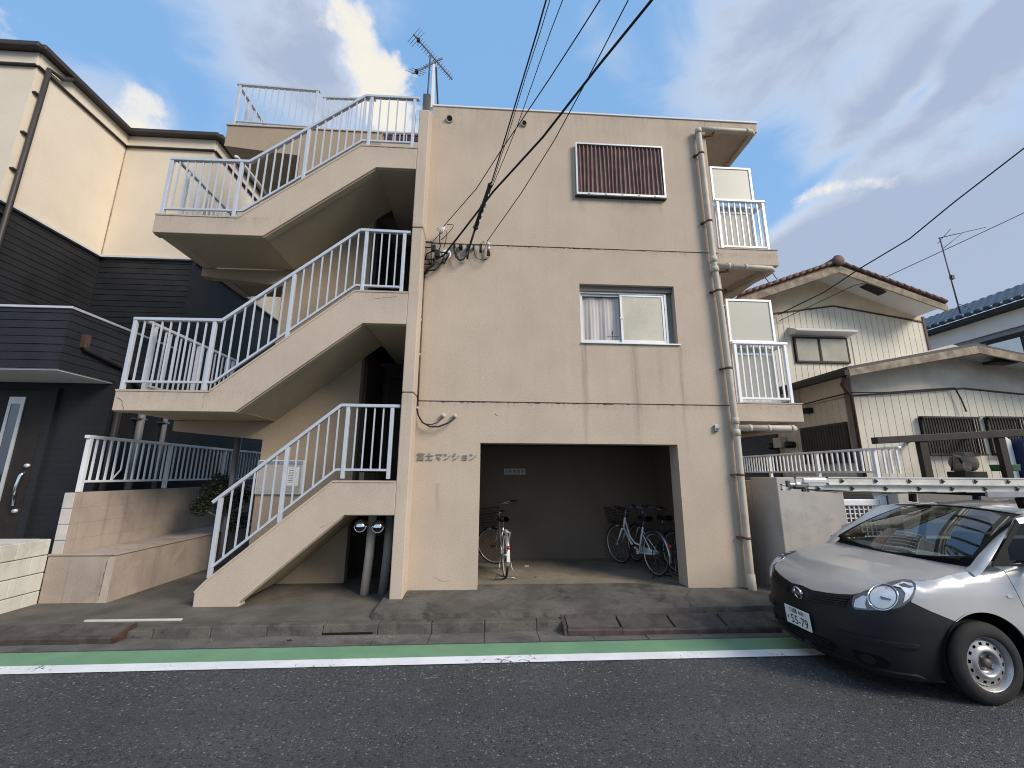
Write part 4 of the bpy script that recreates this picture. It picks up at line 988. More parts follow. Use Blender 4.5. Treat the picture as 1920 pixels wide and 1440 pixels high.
# ---- cream house, two storeys with a lower front wing
rh = thing('cream_house', 'old cream metal sided house with brown tiled gable and lower front wing', 'house', (10, 9, 1.5))
HX, HY = 7.90, 8.5
def zl(px, py, y): return at(px, py, y).z
eav = zl(1597, 706, HY); rx = at(1832, 690, HY).x; slope_lo = .285
top_lo = 4.28
# lower wing walls: base, sided wall and plaster gable above
g_l = zl(1603, 742, HY); g_r = zl(1805, 728, HY); rgx = at(1805, 728, HY).x
part('wing_wall', MB().prism([(HX+.02, 1.45), (HX+.02, g_l), (rgx, g_r), (2*rgx-HX, g_l), (2*rgx-HX, 1.45)], HY+.02, 13), cside_m, rh)
part('wing_gable', MB().prism([(HX+.02, g_l+.01), (HX+.02, 4.0), (rgx, 4.0+.26*(rgx-HX)), (2*rgx-HX, 4.0), (2*rgx-HX, g_l+.01), (rgx, g_r+.01)], HY+.0, 13), plasterg_m, rh)
part('gable_strip', MB().bar((HX, HY-.008, g_l), (rgx, HY-.008, g_r), .02, .03).bar((rgx, HY-.008, g_r), (2*rgx-HX, HY-.008, g_l), .02, .03), shutter_m, rh)
# vertical siding panels one by one, leaving window openings
wins = [(at(1722, 783, HY).x, at(1822, 783, HY).x, zl(1735, 853, HY), zl(1770, 783, HY)), (at(1845, 783, HY).x, at(1908, 783, HY).x, zl(1860, 853, HY), zl(1870, 783, HY))]
def gtop(x): return g_l+(g_r-g_l)*(x-HX)/(rgx-HX) if x < rgx else g_r-(g_r-g_l)*(x-rgx)/(rgx-HX)
x = HX+.004; stp = .178
while x < HX+6.2:
    a, b = x+.005, x+stp-.005
    spans = [(1.5, None)]
    for wa, wb, wc, wd in wins:
        if a < wb and b > wa: spans = [(1.5, wc-.02), (wd+.02, None)]
    for z0_, z1_ in spans:
        za, zb = (gtop(a)-.02, gtop(b)-.02) if z1_ is None else (z1_, z1_)
        part('siding_panel', MB().prism([(a, z0_), (b, z0_), (b, zb), (a, za)], HY+.004, HY+.019), cside_m, rh, bevel=.003)
    x += stp
y = HY+.03
while y < 12.5:
    part('siding_panel', MB().prism([(y+.004, 1.5), (y+.174, 1.5), (y+.174, g_l-.02), (y+.004, g_l-.02)], HX+.004, HX+.019, 'x'), cside_m, rh); y += .178
for wa, wb, wc, wd in wins:
    wf_ = part('window', MB().wall(wa, wb, wc, wd, HY-.02, HY+.02, [(wa+.04, wb-.04, wc+.04, wd-.04)]), steelbrown_m, rh)
    part('pane', MB().box(wa+.03, wb-.03, HY+.0, HY+.012, wc+.03, wd-.03), reflglass_m, wf_)
    gr = part('window_grille', MB().box(wa-.03, wb+.05, HY-.12, HY-.09, wc-.01, wc+.03).box(wa-.03, wb+.05, HY-.12, HY-.09, wd-.03, wd+.0).box(wa-.03, wb+.05, HY-.089, HY-.03, wd-.0, wd+.015), steelbrown_m, rh)
    n = int((wb-wa)/.062)
    for i in range(n+1): part('grille_bar', MB().box(wa+i*(wb-wa)/n-.011, wa+i*(wb-wa)/n+.011, HY-.118, HY-.094, wc+.03, wd-.03), steelbrown_m, gr)
# lower roof with barge boards
yr0 = HY-.62
rl0, rl1 = at(1590, 697, yr0), at(1830, 645, yr0)
def gable_roof(xl, zl_, xr, zr_, y0, y1, th, m, soffit, board, parent, bw=.2, n_tiles=0):
    """both slopes of a gable roof from the left eave (xl, zl_) to the ridge (xr, zr_), mirrored"""
    for sgn in (0, 1):
        fx = (lambda x: x) if not sgn else (lambda x: 2*xr-x)
        part('roof_slope', MB().prism([(fx(xl), zl_), (fx(xr), zr_), (fx(xr), zr_+th), (fx(xl), zl_+th)], y0, y1), m, parent)
        part('soffit', MB().prism([(fx(xl)+.02*(1-2*sgn), zl_-.012), (fx(xr), zr_-.012), (fx(xr), zr_-.004), (fx(xl)+.02*(1-2*sgn), zl_-.004)], y0+.03, y1-.2), soffit, parent)
        part('barge_board', MB().prism([(fx(xl), zl_-bw*.85), (fx(xr), zr_-bw), (fx(xr), zr_-.002), (fx(xl), zl_-.002)], y0-.03, y0+.015), board, parent, bevel=.008)
gable_roof(rl0.x, rl0.z+.05, rl1.x, rl1.z-.04, yr0, 12.5, .06, browntrim_m, paletrim_m, wood_m, rh, .17)
part('soffit_vent', MB().box(rl1.x+.62, rl1.x+1.15, yr0+.2, yr0+.45, rl1.z-.33, rl1.z-.27), black_m, rh)
# eave gutter at the left side of the wing and its pipe
part('eave_gutter', MB().bar((rl0.x-.03, yr0-.02, rl0.z-.02), (rl0.x-.03, 12.4, rl0.z-.02), .12, .1), steelbrown_m, rh)
part('downpipe', MB().tube([(rl0.x, yr0+.1, rl0.z-.08), (rl0.x+.05, yr0+.25, rl0.z-.22), (HX-.06, HY-.05, rl0.z-.40), (HX-.06, HY-.05, 1.5)], .036, 8), cableb_m, rh)
part('corner_post', MB().box(HX-.03, HX+.003, HY-.01, HY+.16, 1.5, g_l+.4), darkgrey_m, rh)
# brown shutter box and meters on the side of the wing
s0, s1 = atx(1592, 790, HX-.03), atx(1495, 812, HX-.03)
sh = part('shutter', MB().box(HX-.06, HX-.005, s0.y+.08, s0.y+1.45, 2.02, s0.z), shutter_m, rh)
for i in range(16): part('shutter_rib', MB().box(HX-.072, HX-.061, s0.y+.12+i*.083, s0.y+.15+i*.083, 2.05, s0.z-.05), shutter_m, sh)
part('shutter', MB().box(HX-.06, HX-.005, s0.y+2.35, s0.y+4.2, 1.7, s0.z-.02), shutter_m, rh)
mb_ = atx(1466, 830, HX-.05)
mt = part('meter_box', MB().box(HX-.2, HX-.01, mb_.y-.14, mb_.y+.14, mb_.z-.14, mb_.z+.13), beigepipe_m, rh, bevel=.01)
for d in (-.36, .3): part('meter', MB().lathe([(0,-.1),(.085,-.1),(.085,.1)], (HX-.1, mb_.y+d, mb_.z-.08), 'x', 14), black_m, rh)
lb_ = atx(1515, 770, HX-.06); part('outdoor_lamp', MB().box(HX-.16, HX-.01, lb_.y-.1, lb_.y+.1, lb_.z-.07, lb_.z+.06), black_m, rh)
# upper storey, set back
UY = 10.0
ug = lambda px, py: at(px, py, UY)
ux1 = ug(1740, 650).x; urx = ug(1565, 590).x; ux0 = 2*urx-ux1
sl, srt = ug(1735, 604), ug(1571, 574)
slz = sl.z; rz_ = srt.z
part('upper_wall', MB().prism([(ux0, 3.5), (ux0, slz), (urx, rz_), (ux1, slz), (ux1, 3.5)], UY+.02, 15), cside_m, rh)
part('upper_gable', MB().prism([(ux0, slz+.01), (ux0, 6.4), (urx, 7.35), (ux1, 6.25), (ux1, slz+.01), (urx, rz_+.01)], UY+.0, 15), plaster_m, rh)
part('gable_strip', MB().bar((ux0, UY-.008, slz), (urx, UY-.008, rz_), .02, .035).bar((urx, UY-.008, rz_), (ux1, UY-.008, slz), .02, .035), shutter_m, rh)
uw = (ug(1487, 640).x, ug(1586, 640).x, ug(1530, 681).z, ug(1530, 633).z)
utop = lambda x: slz+(rz_-slz)*(1-abs(x-urx)/(ux1-urx))
x = ux0; stp = .165
while x < ux1-.02:
    a, b = x+.005, min(x+stp-.005, ux1); spans = [(3.6, None)]
    if a < uw[1] and b > uw[0]: spans = [(3.6, uw[2]-.02), (uw[3]+.02, None)]
    for z0_, z1_ in spans:
        za, zb = (utop(a)-.02, utop(b)-.02) if z1_ is None else (z1_, z1_)
        part('siding_panel', MB().prism([(a, z0_), (b, z0_), (b, zb), (a, za)], UY+.004, UY+.019), cside_m, rh, bevel=.003)
    x += stp
part('corner_post', MB().box(ux1-.01, ux1+.05, UY-.02, UY+.06, 3.6, slz+.15), cableb_m, rh)
wa, wb, wc, wd = uw
xm_ = (wa+wb)/2-.05
wf_ = part('window', MB().wall(wa, wb, wc, wd, UY-.05, UY+.02, [(wa+.04, xm_-.025, wc+.05, wd-.045), (xm_+.025, wb-.04, wc+.05, wd-.045)]), steelbrown_m, rh)
part('pane', MB().box(wa+.03, xm_-.02, UY-.03, UY-.02, wc+.04, wd-.03), reflglass_m, wf_)
part('pane', MB().box(xm_+.02, wb-.03, UY-.042, UY-.032, wc+.04, wd-.03), reflglass_m, wf_)
aw = MB(); aw.prism([(UY-.30, wd+.08), (UY-.30, wd+.12), (UY-.0, wd+.26), (UY-.0, wd+.04), (UY-.24, wd+.05)], wa-.10, wb+.10, 'x')
part('window_hood', aw, paletrim_m, wf_)
yr1 = UY-.75
ur0, ur1 = at(1420, 556, yr1), at(1570, 500, yr1); ur2 = at(1775, 575, yr1)
rise = (ur1.z-ur2.z)/(ur2.x-ur1.x)
half = ur2.x-ur1.x
gable_roof(ur1.x-half, ur2.z+.03, ur1.x, ur1.z+.03, yr1, 15.5, .07, redtile_m, paletrim_m, wood_m, rh, .2)
for sgn in (-1, 1):
    for i in range(15):
        t = (i+.5)/15; cx_, cz_ = ur1.x+sgn*half*t, ur1.z+.03-(ur1.z-ur2.z)*t+.075
        part('verge_tile', MB().tube([(cx_-sgn*half/30, yr1-.02, cz_+.04+(ur1.z-ur2.z)/30), (cx_+sgn*half/30, yr1-.02, cz_+.02-(ur1.z-ur2.z)/30)], .05, 6), redtile_m, rh)
part('ridge_tile', MB().tube([(ur1.x, yr1-.08, ur1.z+.16), (ur1.x, yr1+.02, ur1.z+.16), (ur1.x, 15.4, ur1.z+.16)], .11, 10), redtile_m, rh)
part('ridge_end', MB().lathe([(0,-.02),(.13,-.02),(.15,.02),(.10,.08)], (ur1.x, yr1-.08, ur1.z+.14), 'y', 14), redtile_m, rh)
p = at(1637, 543, yr1+.3); part('soffit_vent', MB().prism([(p.x-.24, p.z+.115-.0), (p.x+.24, p.z-.105), (p.x+.24, p.z-.115), (p.x-.24, p.z+.105)], yr1+.18, yr1+.42), black_m, rh)
# ---- blue roofed house behind
bh = thing('blue_roof_house', 'grey house with a blue tiled roof behind the cream house at far right', 'house', (18, 13, 1.5))
BX = 16.0
e0, e1 = atx(1740, 607, BX), atx(1920, 562, BX)
ez = (e0.z+e1.z)/2
part('wall', MB().box(BX+.5, 24, 6.5, 22, 1.5, ez-.1), greyside_m, bh)
part('eave_board', MB().box(BX+.02, BX+.499, 6.2, 22, ez-.22, ez-.10), dark_m, bh)
part('fascia', MB().box(BX+.40, BX+.499, 6.2, 22, ez-.75, ez-.221), paletrim_m, bh)
P = []; n = 480
for i in range(n+1):
    y = 6.2+16*i/n; sft = .045*abs(math.sin(PI*(y-6.2)/.27))
    P.append([(BX-.04+.22*j, y, ez-.06+sft+.105*j+(.03 if j % 2 else 0)) for j in range(14)])
part('roof', MB().grid(P, True), bluetile_m, bh)
y = 6.33
while y < 21:
    part('tile_end', MB().tube([(BX-.07, y, ez-.04), (BX+.22, y, ez+.07)], .075, 8), bluetile_m, bh); y += .27
b0, b1 = atx(1850, 645, BX+.48), atx(1920, 622, BX+.48)
wn = part('window', MB().box(BX+.455, BX+.499, b1.y-1.5, b0.y, b0.z-1.2, b0.z+.02), steelbrown_m, bh)
for ya, yb in ((b0.y-.9, b0.y-.06), (b0.y-1.85, b0.y-1.0)): part('pane', MB().box(BX+.44, BX+.454, ya, yb, b0.z-1.1, b0.z-.06), alum_m, wn)
part('window_rail', MB().box(BX+.40, BX+.44, b1.y-1.5, b0.y+.1, b0.z+.03, b0.z+.09), dark_m, wn)
# its aerial
an2 = thing('tv_aerial', 'thin leaning aerial mast with a single boom on the blue tiled roof', 'antenna', tuple(at(1797, 570, 13.2)))
a0, a1 = at(1797, 572, 13.2), at(1762, 446, 13.2)
part('mast', MB().tube([a0-Vector((0,0,.3)), a1], .022, 6), darksteel_m, an2)
b_ = at(1848, 426, 13.2)
part('boom', MB().tube([a1+(a1-b_)*.03, b_], .016, 6), darksteel_m, an2)
part('brace', MB().tube([at(1768, 466, 13.2), at(1806, 436, 13.2)], .012, 6), darksteel_m, an2)
for px_, py_ in ((1770, 443), ):
    c = at(px_, py_, 13.2); part('element', MB().tube([c+Vector((-.05,-.3,.12)), c+Vector((.05,.3,-.12))], .010, 5), darksteel_m, an2)
c = at(1785, 520, 13.2); part('clamp', MB().box(c.x-.05, c.x+.05, c.y-.05, c.y+.05, c.z-.08, c.z+.08), black_m, an2)
for s in (-1, 1): part('foot', MB().tube([a0+Vector((0,0,.05)), a0+Vector((.35*s, -.2, -.25))], .014, 5), darksteel_m, an2)
# ---- carport frame and things stored under it
cp = thing('carport_frame', 'dark brown steel carport frame above the silver car', 'carport', (8, 6.5, 1.5))
CY = 6.7
c0, c1 = at(1645, 824, CY), at(1920, 810, CY)
ds = (c1.z-c0.z)/(c1.x-c0.x)
part('beam', MB().prism([(c0.x, c0.z-.07), (c0.x+4.5, c0.z+4.5*ds-.07), (c0.x+4.5, c0.z+4.5*ds+.065), (c0.x, c0.z+.04)], CY, CY+.12), steelbrown_m, cp, bevel=.006)
for px_, w_ in ((1738, .13), (1888, .12)):
    c = at(px_, 850, CY); part('post', MB().box(c.x-w_/2, c.x+w_/2, CY+.02, CY+.10, 1.5, c0.z+ds*(c.x-c0.x)-.045), steelbrown_m, cp)
for k in (2.2, 3.4): part('purlin', MB().box(c0.x+.2+k, c0.x+.28+k, CY+.121, CY+1.9, c0.z+ds*k-.02, c0.z+ds*k+.03), steelbrown_m, cp)
mc = at(1806, 862, 7.2)
mh = MB(); mh.lathe([(0,-.16),(.13,-.16),(.15,-.10),(.15,.12),(.10,.17),(0,.17)], (mc.x, 7.2, mc.z-.06), 'x', 14).lathe([(.0,-.1),(.09,-.1),(.09,.1),(0,.1)], (mc.x-.13, 7.15, mc.z-.13), 'y', 12).box(mc.x-.08, mc.x+.12, 7.1, 7.3, mc.z+.04, mc.z+.13)
pm = thing('water_pump', 'dusty beige well pump with a black hose under the carport beam', 'pump', (mc.x, 7.2, 1.5))
part('motor', mh, M('dusty_metal', (.20,.165,.13), .8, .1, .3, 9, .2, 60), pm, bevel=.01)
part('base', MB().box(mc.x-.2, mc.x+.22, 7.05, 7.35, 1.5, mc.z-.21), steelbrown_m, pm)
part('hose', MB().tube([(mc.x-.14, 7.1, mc.z-.13), (mc.x-.25, 7.05, mc.z+.02), (mc.x-.42, 7.0, mc.z+.03), (mc.x-.5, 7.0, mc.z-.2)], .014, 8), black_m, pm)
gt_ = at(1886, 873, 7.3)
tag(part('green_tub', MB().prism([(gt_.x-.07, gt_.z-.10), (gt_.x+.08, gt_.z-.10), (gt_.x+.10, gt_.z+.02), (gt_.x-.09, gt_.z+.02)], 7.15, 7.5), M('green_plastic', (.025,.12,.06), .5), bevel=.01), 'small green plastic tub on the raised yard under the carport', 'tub')
bs_ = at(1910, 845, 7.4)
tag(part('blue_tarp', MB().prism([(bs_.x-.05, 1.5), (bs_.x+.3, 1.5), (bs_.x+.22, bs_.z+.25), (bs_.x-.02, bs_.z+.2)], 7.3, 7.5), M('blue_tarp', (.02,.03,.09), .6, bump=.4, bscale=12), bevel=.02), 'dark blue folded tarp by the right post of the carport', 'tarp')
tag(part('white_sack', MB().prism([(bs_.x-.22, 1.5), (bs_.x-.06, 1.5), (bs_.x-.06, bs_.z+.2), (bs_.x-.2, bs_.z+.3)], 7.42, 7.55), white_m, bevel=.03), 'white sack standing left of the dark blue tarp', 'sack')
# ------------------------------------------------------------------ overhead wires and the gear on the wall
def wire(name, label, cat, pix, r, m, ext=14.0, group=None, sag=0.0, n=7):
    P = [at(*p) for p in pix]
    if ext: d = (P[-1]-P[-2]).normalized(); P.append(P[-1]+d*ext)
    out = [P[0]]
    for a, b in zip(P, P[1:]):
        L = (b-a).length
        for i in range(1, n+1):
            t = i/n; q = a.lerp(b, t); q.z -= sag*L*L*.01*4*t*(1-t); out.append(q)
    return tag(part(name, MB().tube(out, r, n=6), m), label, cat, group)
G = 'service wires from the street to the facade'
wire('service_wire', 'thick black power cable from the facade up across the sky, heaviest of the wires', 'wire', [(836,474,6.12), (925,359,5.3), (1018,257,4.6), (1120,126,3.85), (1222,0,3.2)], .0145, cable_m, group=G)
wire('service_wire', 'thin wire ending at the insulator pair, crossing the heaviest cable near the top', 'wire', [(913,453,6.15), (978,361,5.4), (1040,262,4.7), (1098,155,4.1), (1178,0,3.3)], .0062, cable_m, group=G)
wire('service_wire', 'thin wire ending at the white insulator left of the heaviest cable', 'wire', [(832,424,6.14), (893,354,5.4), (940,281,4.8), (977,227,4.4), (1030,148,3.8), (1087,60,3.3), (1125,0,3.0)], .0062, cable_m, group=G)
wire('service_wire', 'thin wire passing right of the twisted pair above the black sleeve', 'wire', [(924,348,5.6), (948,290,5.1), (971,233,4.7), (1032,60,3.6), (1055,0,3.3)], .005, cable_m, group=G)
wire('service_wire', 'twisted communication cable that enters the top of the black sleeve', 'wire', [(921,344,5.6), (950,249,4.9), (982,143,4.2), (1007,60,3.7), (1024,0,3.4)], .0095, cable_m, group=G)
wire('service_wire', 'thin support strand beside the twisted communication cable', 'wire', [(924,342,5.62), (954,249,4.92), (986,143,4.22), (1013,60,3.72), (1031,0,3.42)], .005, cable_m, group=G)
for px_, py_ in ((982,144), (951,248), (930,310)):
    pass
a, b = at(921, 342, 5.6), at(890, 432, 6.02); c = at(878, 470, 6.2)
sl = thing('cable_sleeve', 'long black closure sleeve hanging on the communication cable before the facade', 'cable closure', tuple(b))
part('body', MB().tube([a, a.lerp(b, .05), a.lerp(b, .95), b], [.018, .034, .034, .018], 10), cable_m, sl)
for t in (.06, .5, .94):
    q = a.lerp(b, t); part('band', MB().tube([q-(b-a).normalized()*.02, q+(b-a).normalized()*.02], .042, 10), black_m, sl)
part('tail', MB().tube([b, b.lerp(c, .5), c, at(876,486,6.24)], .018, 8), cable_m, sl)
for k in range(5):
    q = a.lerp(b, .3+k*.13); part('clip', MB().box(q.x+.03, q.x+.045, q.y-.045, q.y-.03, q.z-.03, q.z+.03), alum_m, sl)
# wires at the right, over the cream house
wire('overhead_wire', 'thicker upper one of two wires rising from the cream gable to the right edge', 'wire', [(1459,590,9.95), (1545,548,9.2), (1613,503,8.6), (1705,448,8.0), (1789,379,7.4), (1920,278,6.6)], .015, cable_m, 10, 'wires over the cream house')
wire('overhead_wire', 'thinner lower one of two wires rising from the cream gable to the right edge', 'wire', [(1460,602,9.95), (1600,536,9.4), (1662,519,9.2), (1790,460,8.7), (1920,399,8.2)], .009, cable_m, 10, 'wires over the cream house')
wire('wall_cable', 'black cable along the gable strip of the front wing of the cream house', 'cable', [(1500,760,9.8), (1545,748,9.1), (1594,736,8.40), (1660,736,8.42), (1740,730,8.42), (1790,727,8.42), (1802,748,8.42), (1812,772,8.42)], .014, cable_m, 0)
# wall gear
def gear(pts, r, m=cable_m, n=7): return MB().tube([at(*p) for p in pts], r, n)
wg = thing('wire_bracket', 'tangle of black cables, clips and insulators at the left edge of the facade', 'cable gear', tuple(at(820, 480, 6.28)))
for y_ in (453, 463.5, 485.5, 495):
    q0, q1 = at(796, y_, 6.26), at(812, y_+1, 6.2); part('hook', MB().tube([q0, q1], .012, 6), cableb_m if y_ < 460 else cable_m, wg)
for pts, r in (([(809,452,6.2),(809,500,6.2)], .006), ([(797,488,6.26),(800,476,6.22),(812,470,6.2),(822,472,6.18),(836,474,6.14)], .011), ([(812,489,6.22),(822,484,6.18),(832,478,6.14),(838,472,6.13)], .014),
               ([(797,512,6.25),(801,504,6.22),(810,498,6.2),(816,490,6.2),(815,484,6.2)], .022), ([(797,514,6.25),(804,507,6.2),(815,506,6.2),(822,500,6.2),(831,488,6.2),(838,478,6.2)], .014),
               ([(811,500,6.2),(816,492,6.18),(816,484,6.2),(808,488,6.2)], .010), ([(812,452,6.2),(825,438,6.18),(828,430,6.16),(832,424,6.14)], .005),
               ([(825,436,6.16),(824,450,6.18),(826,462,6.2),(823,468,6.2)], .009), ([(827,450,6.18),(838,440,6.18),(848,428,6.2),(851,422,6.2),(846,421,6.18),(838,421,6.16)], .006), ([(832,432,6.16),(838,434,6.18),(836,452,6.2),(832,464,6.2)], .006),
               ([(824,434,6.16),(820,432,6.16),(819,428,6.16),(822,427,6.16),(824,431,6.16)], .004)):
    part('cable', gear(pts, r), cable_m, wg)
for pxy, s in (((813,466), .05), ((820,476), .06), ((832,490), .035), ((806,492), .03)):
    q = at(*pxy, 6.2); part('clamp', MB().box(q.x-s*.7, q.x+s*.7, 6.16, 6.23, q.z-s, q.z+s), black_m, wg, bevel=.01)
q = at(829, 432, 6.16); part('insulator', MB().tube([q+Vector((-.02,0,-.05)), q+Vector((.012,0,.03)), q+Vector((.03,0,.06))], [.03, .034, .02], 10), white_m, wg)
q = at(837, 478, 6.22)
rg = part('insulator_ring', MB().tube([(q.x+.055*math.cos(a), 6.20, q.z+.055*math.sin(a)) for a in [i*PI/9 for i in range(20)]], .026, 8), white_m, wg)
part('cable', gear([(829,481,6.17),(836,474,6.15),(842,478,6.16),(838,484,6.18),(834,490,6.2)], .016), cable_m, wg)
for pts, r, lab in (([(852,461,6.26),(852,472,6.22),(855,482,6.2),(862,488,6.19),(869,486,6.19),(875,478,6.19),(878,470,6.2)], .014, 0), ([(862,462,6.26),(856,466,6.22),(855,474,6.2),(859,484,6.2)], .008, 0), ([(856,464,6.26),(859,476,6.22)], .004, 0)):
    part('cable_loop', gear(pts, r), cable_m, wg)
for pxy, w_, h_ in (((852,461), .016, .035), ((864,463), .03, .025), ((877,467), .022, .06)):
    q = at(*pxy, 6.25); part('clip', MB().box(q.x-w_, q.x+w_, 6.21, 6.3, q.z-h_, q.z+h_), black_m, wg, bevel=.006)
w2 = thing('wire_insulator', 'pair of small wall insulators with a thin looped wire right of the black sleeve', 'insulator', tuple(at(908, 468, 6.28)))
q = at(901, 466, 6.24); part('insulator', MB().tube([(q.x, 6.22, q.z-.08), (q.x, 6.22, q.z+.07)], .02, 8), black_m, w2)
q = at(916, 464, 6.24); part('insulator', MB().tube([(q.x, 6.22, q.z-.09), (q.x, 6.22, q.z+.03)], .025, 8), steel_m, w2); part('insulator_cap', MB().tube([(q.x, 6.22, q.z+.031), (q.x, 6.22, q.z+.065)], .026, 8), white_m, w2)
part('clip', MB().box(at(916,477,6.24).x-.03, at(916,477,6.24).x+.03, 6.2, 6.26, at(916,477,6.24).z-.02, at(916,477,6.24).z+.02), black_m, w2)
for pts in ([(888,464,6.26),(890,478,6.22),(896,485,6.2),(906,488,6.2),(914,486,6.2),(918,480,6.22),(918,474,6.22)], [(903,470,6.22),(904,484,6.2),(909,487,6.2),(914,482,6.2)], [(912,455,6.18),(909,466,6.19),(906,472,6.2),(903,466,6.2),(904,455,6.2),(906,452,6.2),(908,457,6.2)]):
    part('wire', gear(pts, .005), cable_m, w2)
q = at(888, 464, 6.26); part('clip', MB().box(q.x-.015, q.x+.015, 6.24, 6.3, q.z-.03, q.z+.03), black_m, w2)
# brown conduit down the edge of the facade and the lower cable loops
cd = thing('wall_conduit', 'thin brown conduit down the left edge of the facade ending in two black loops', 'conduit', (-1.03, 6.28, 2.6))
part('conduit', MB().tube([at(795.5, 517, 6.27), at(793, 560, 6.27), at(786.5, 690, 6.27), at(783, 762, 6.27)], .013, 8), cableb_m, cd)
part('joint', MB().tube([at(796, 512, 6.265), at(795, 521, 6.265)], .02, 8), cable_m, cd)
for y_ in (600, 665, 765): part('clip', MB().tube([at(789+(600-y_)*.04, y_-2, 6.262), at(789+(600-y_)*.04, y_+2, 6.262)], .018, 8), beigepipe_m, cd)
part('cable', gear([(782,764,6.26),(784,778,6.24),(792,792,6.22),(806,800,6.2),(822,800,6.2),(838,794,6.2),(848,788,6.22),(853,782,6.27)], .013), cable_m, cd)
part('cable', gear([(798,795,6.22),(810,796,6.2),(820,792,6.22),(826,787,6.24),(831,781,6.27)], .008), cable_m, cd)
for pxy in ((831, 779), (853, 780)):
    q = at(*pxy, 6.27); part('gland', MB().lathe([(.0,-.035),(.028,-.035),(.034,.03)], (q.x, 6.27, q.z), 'y', 10), beigepipe_m, cd)
# ------------------------------------------------------------------ bicycles
tyre_m = M('tyre_rubber', (0.02, 0.02, 0.021), .8, 0, .15, 10)
spoke_m = M('spoke_steel', (0.55, 0.55, 0.56), .3, .9, .05)
saddle_m = M('saddle_vinyl', (0.02, 0.019, 0.018), .5, 0, .1)
red_m = M('red_reflector', (0.35, 0.02, 0.025), .25, 0, .05, spec=.6)
basketw_m = M('basket_wire', (0.045, 0.042, 0.04), .5, .4, .1)
bikesilver_m = M('silver_frame', (0.50, 0.50, 0.50), .3, .7, .05)
bikewhite_m = M('white_frame', (0.78, 0.80, 0.80), .25, 0, .03, spec=.6)
bikegrey_m = M('dark_frame', (0.10, 0.105, 0.115), .35, .4, .05)
def bicycle(label, rear, front, frame_m, steer, step=True, basket=True, basket_big=False):
    d = Vector((front[0]-rear[0], front[1]-rear[1], 0)); wb = 1.06
    t = thing('bicycle', label, 'bicycle', (rear[0], rear[1], .15), math.atan2(d.y, d.x), 'bicycles in the bay', world=False)
    R_ = .335
    hub0, hub1 = Vector((0, 0, R_)), Vector((wb, 0, R_))
    head_t, head_b = Vector((wb-.24, 0, .83)), Vector((wb-.175, 0, .62)); axis = (head_t-head_b).normalized()
    T = Matrix.Translation(head_b) @ Matrix.Rotation(steer, 4, axis) @ Matrix.Translation(-head_b)
    def tr(mb):
        mb.v = [tuple(T @ Vector(p)) for p in mb.v]; return mb
    def wheel(c, turn):
        f_ = tr if turn else (lambda m: m)
        ring = lambda rr, r, n=8, k=40: MB().tube([(c.x+rr*math.cos(2*PI*i/k), 0, c.z+rr*math.sin(2*PI*i/k)) for i in range(k+1)], r, n, caps=False)
        w_ = part('wheel', f_(ring(R_-.026, .012, 6)), alum_m, t)
        part('tyre', f_(ring(R_-.016, .0175)), tyre_m, w_)
        sp_ = MB()
        for i in range(28):
            a = 2*PI*i/28; b = a+.25*(-1)**i; s_ = .03*(-1)**(i//2)
            sp_.tube([(c.x+.02*math.cos(b+.9*(-1)**i), s_, c.z+.02*math.sin(b+.9*(-1)**i)), (c.x+(R_-.035)*math.cos(a), 0, c.z+(R_-.035)*math.sin(a))], .0016, 4, caps=False)
        part('spokes', f_(sp_), spoke_m, w_)
        part('hub', f_(MB().tube([(c.x, -.06, c.z), (c.x, .06, c.z)], .022, 8)), steel_m, w_)
        mg = []
        a0_, a1_ = (math.radians(20), math.radians(200)) if not turn else (math.radians(35), math.radians(150))
        if not turn: a0_, a1_ = math.radians(15), math.radians(195)
        for i in range(21):
            a = a0_+(a1_-a0_)*i/20; row = []
            for k in range(5):
                an = -1.1+2.2*k/4; rr = R_+.012+.018*math.cos(an)
                row.append((c.x+rr*math.cos(a), .026*math.sin(an)/.9, c.z+rr*math.sin(a)))
            mg.append(row)
        part('mudguard', f_(MB().grid(mg)), bikesilver_m if frame_m is not bikegrey_m else bikegrey_m, w_)
    wheel(hub0, False); wheel(hub1, True)
    bb = Vector((.44, 0, .29)); st = Vector((.30, 0, .72)); stb = bb
    fr = MB()
    fr.tube([head_b+axis*.02, head_t], .021, 10)
    fr.tube([head_b+axis*.03, Vector((.66, 0, .40)) if step else bb, bb+Vector((.03,0,.02)) if step else bb+Vector((.01,0,0))], .019, 10)
    if step: fr.tube([head_t-axis*.03, Vector((.70, 0, .52)), Vector((.55, 0, .42)), bb.lerp(st, .28)], .015, 10)
    else: fr.tube([head_t-axis*.03, bb.lerp(st, .8)], .016, 10)
    fr.tube([bb, st], .017, 10); fr.tube([bb-Vector((0,.05,0)), bb+Vector((0,.05,0))], .026, 10)
    for s in (-1, 1):
        fr.tube([bb+Vector((-.02, s*.03, 0)), Vector((0, s*.06, R_))], .010, 8); fr.tube([bb.lerp(st, .82)+Vector((0, s*.02, 0)), Vector((0, s*.06, R_))], .009, 8)
    part('frame', fr, frame_m, t)
    fk = MB()
    for s in (-1, 1): fk.tube([head_b+Vector((.0, s*.045, 0)), head_b.lerp(hub1, .55)+Vector((-.02, s*.055, 0)), hub1+Vector((0, s*.055, 0))], [.014, .012, .008], 8)
    fk.tube([head_b+Vector((0, -.05, 0)), head_b+Vector((0, .05, 0))], .016, 8)
    part('fork', tr(fk), frame_m if frame_m is bikewhite_m else bikesilver_m, t)
    hb = MB(); s0 = head_t+axis*.13
    hb.tube([head_t, s0], .014, 8)
    for s in (-1, 1): hb.tube([s0, s0+Vector((.05, s*.07, .03)), s0+Vector((.03, s*.20, .06)), s0+Vector((-.13, s*.27, .07)), s0+Vector((-.24, s*.285, .055))], .011, 8)
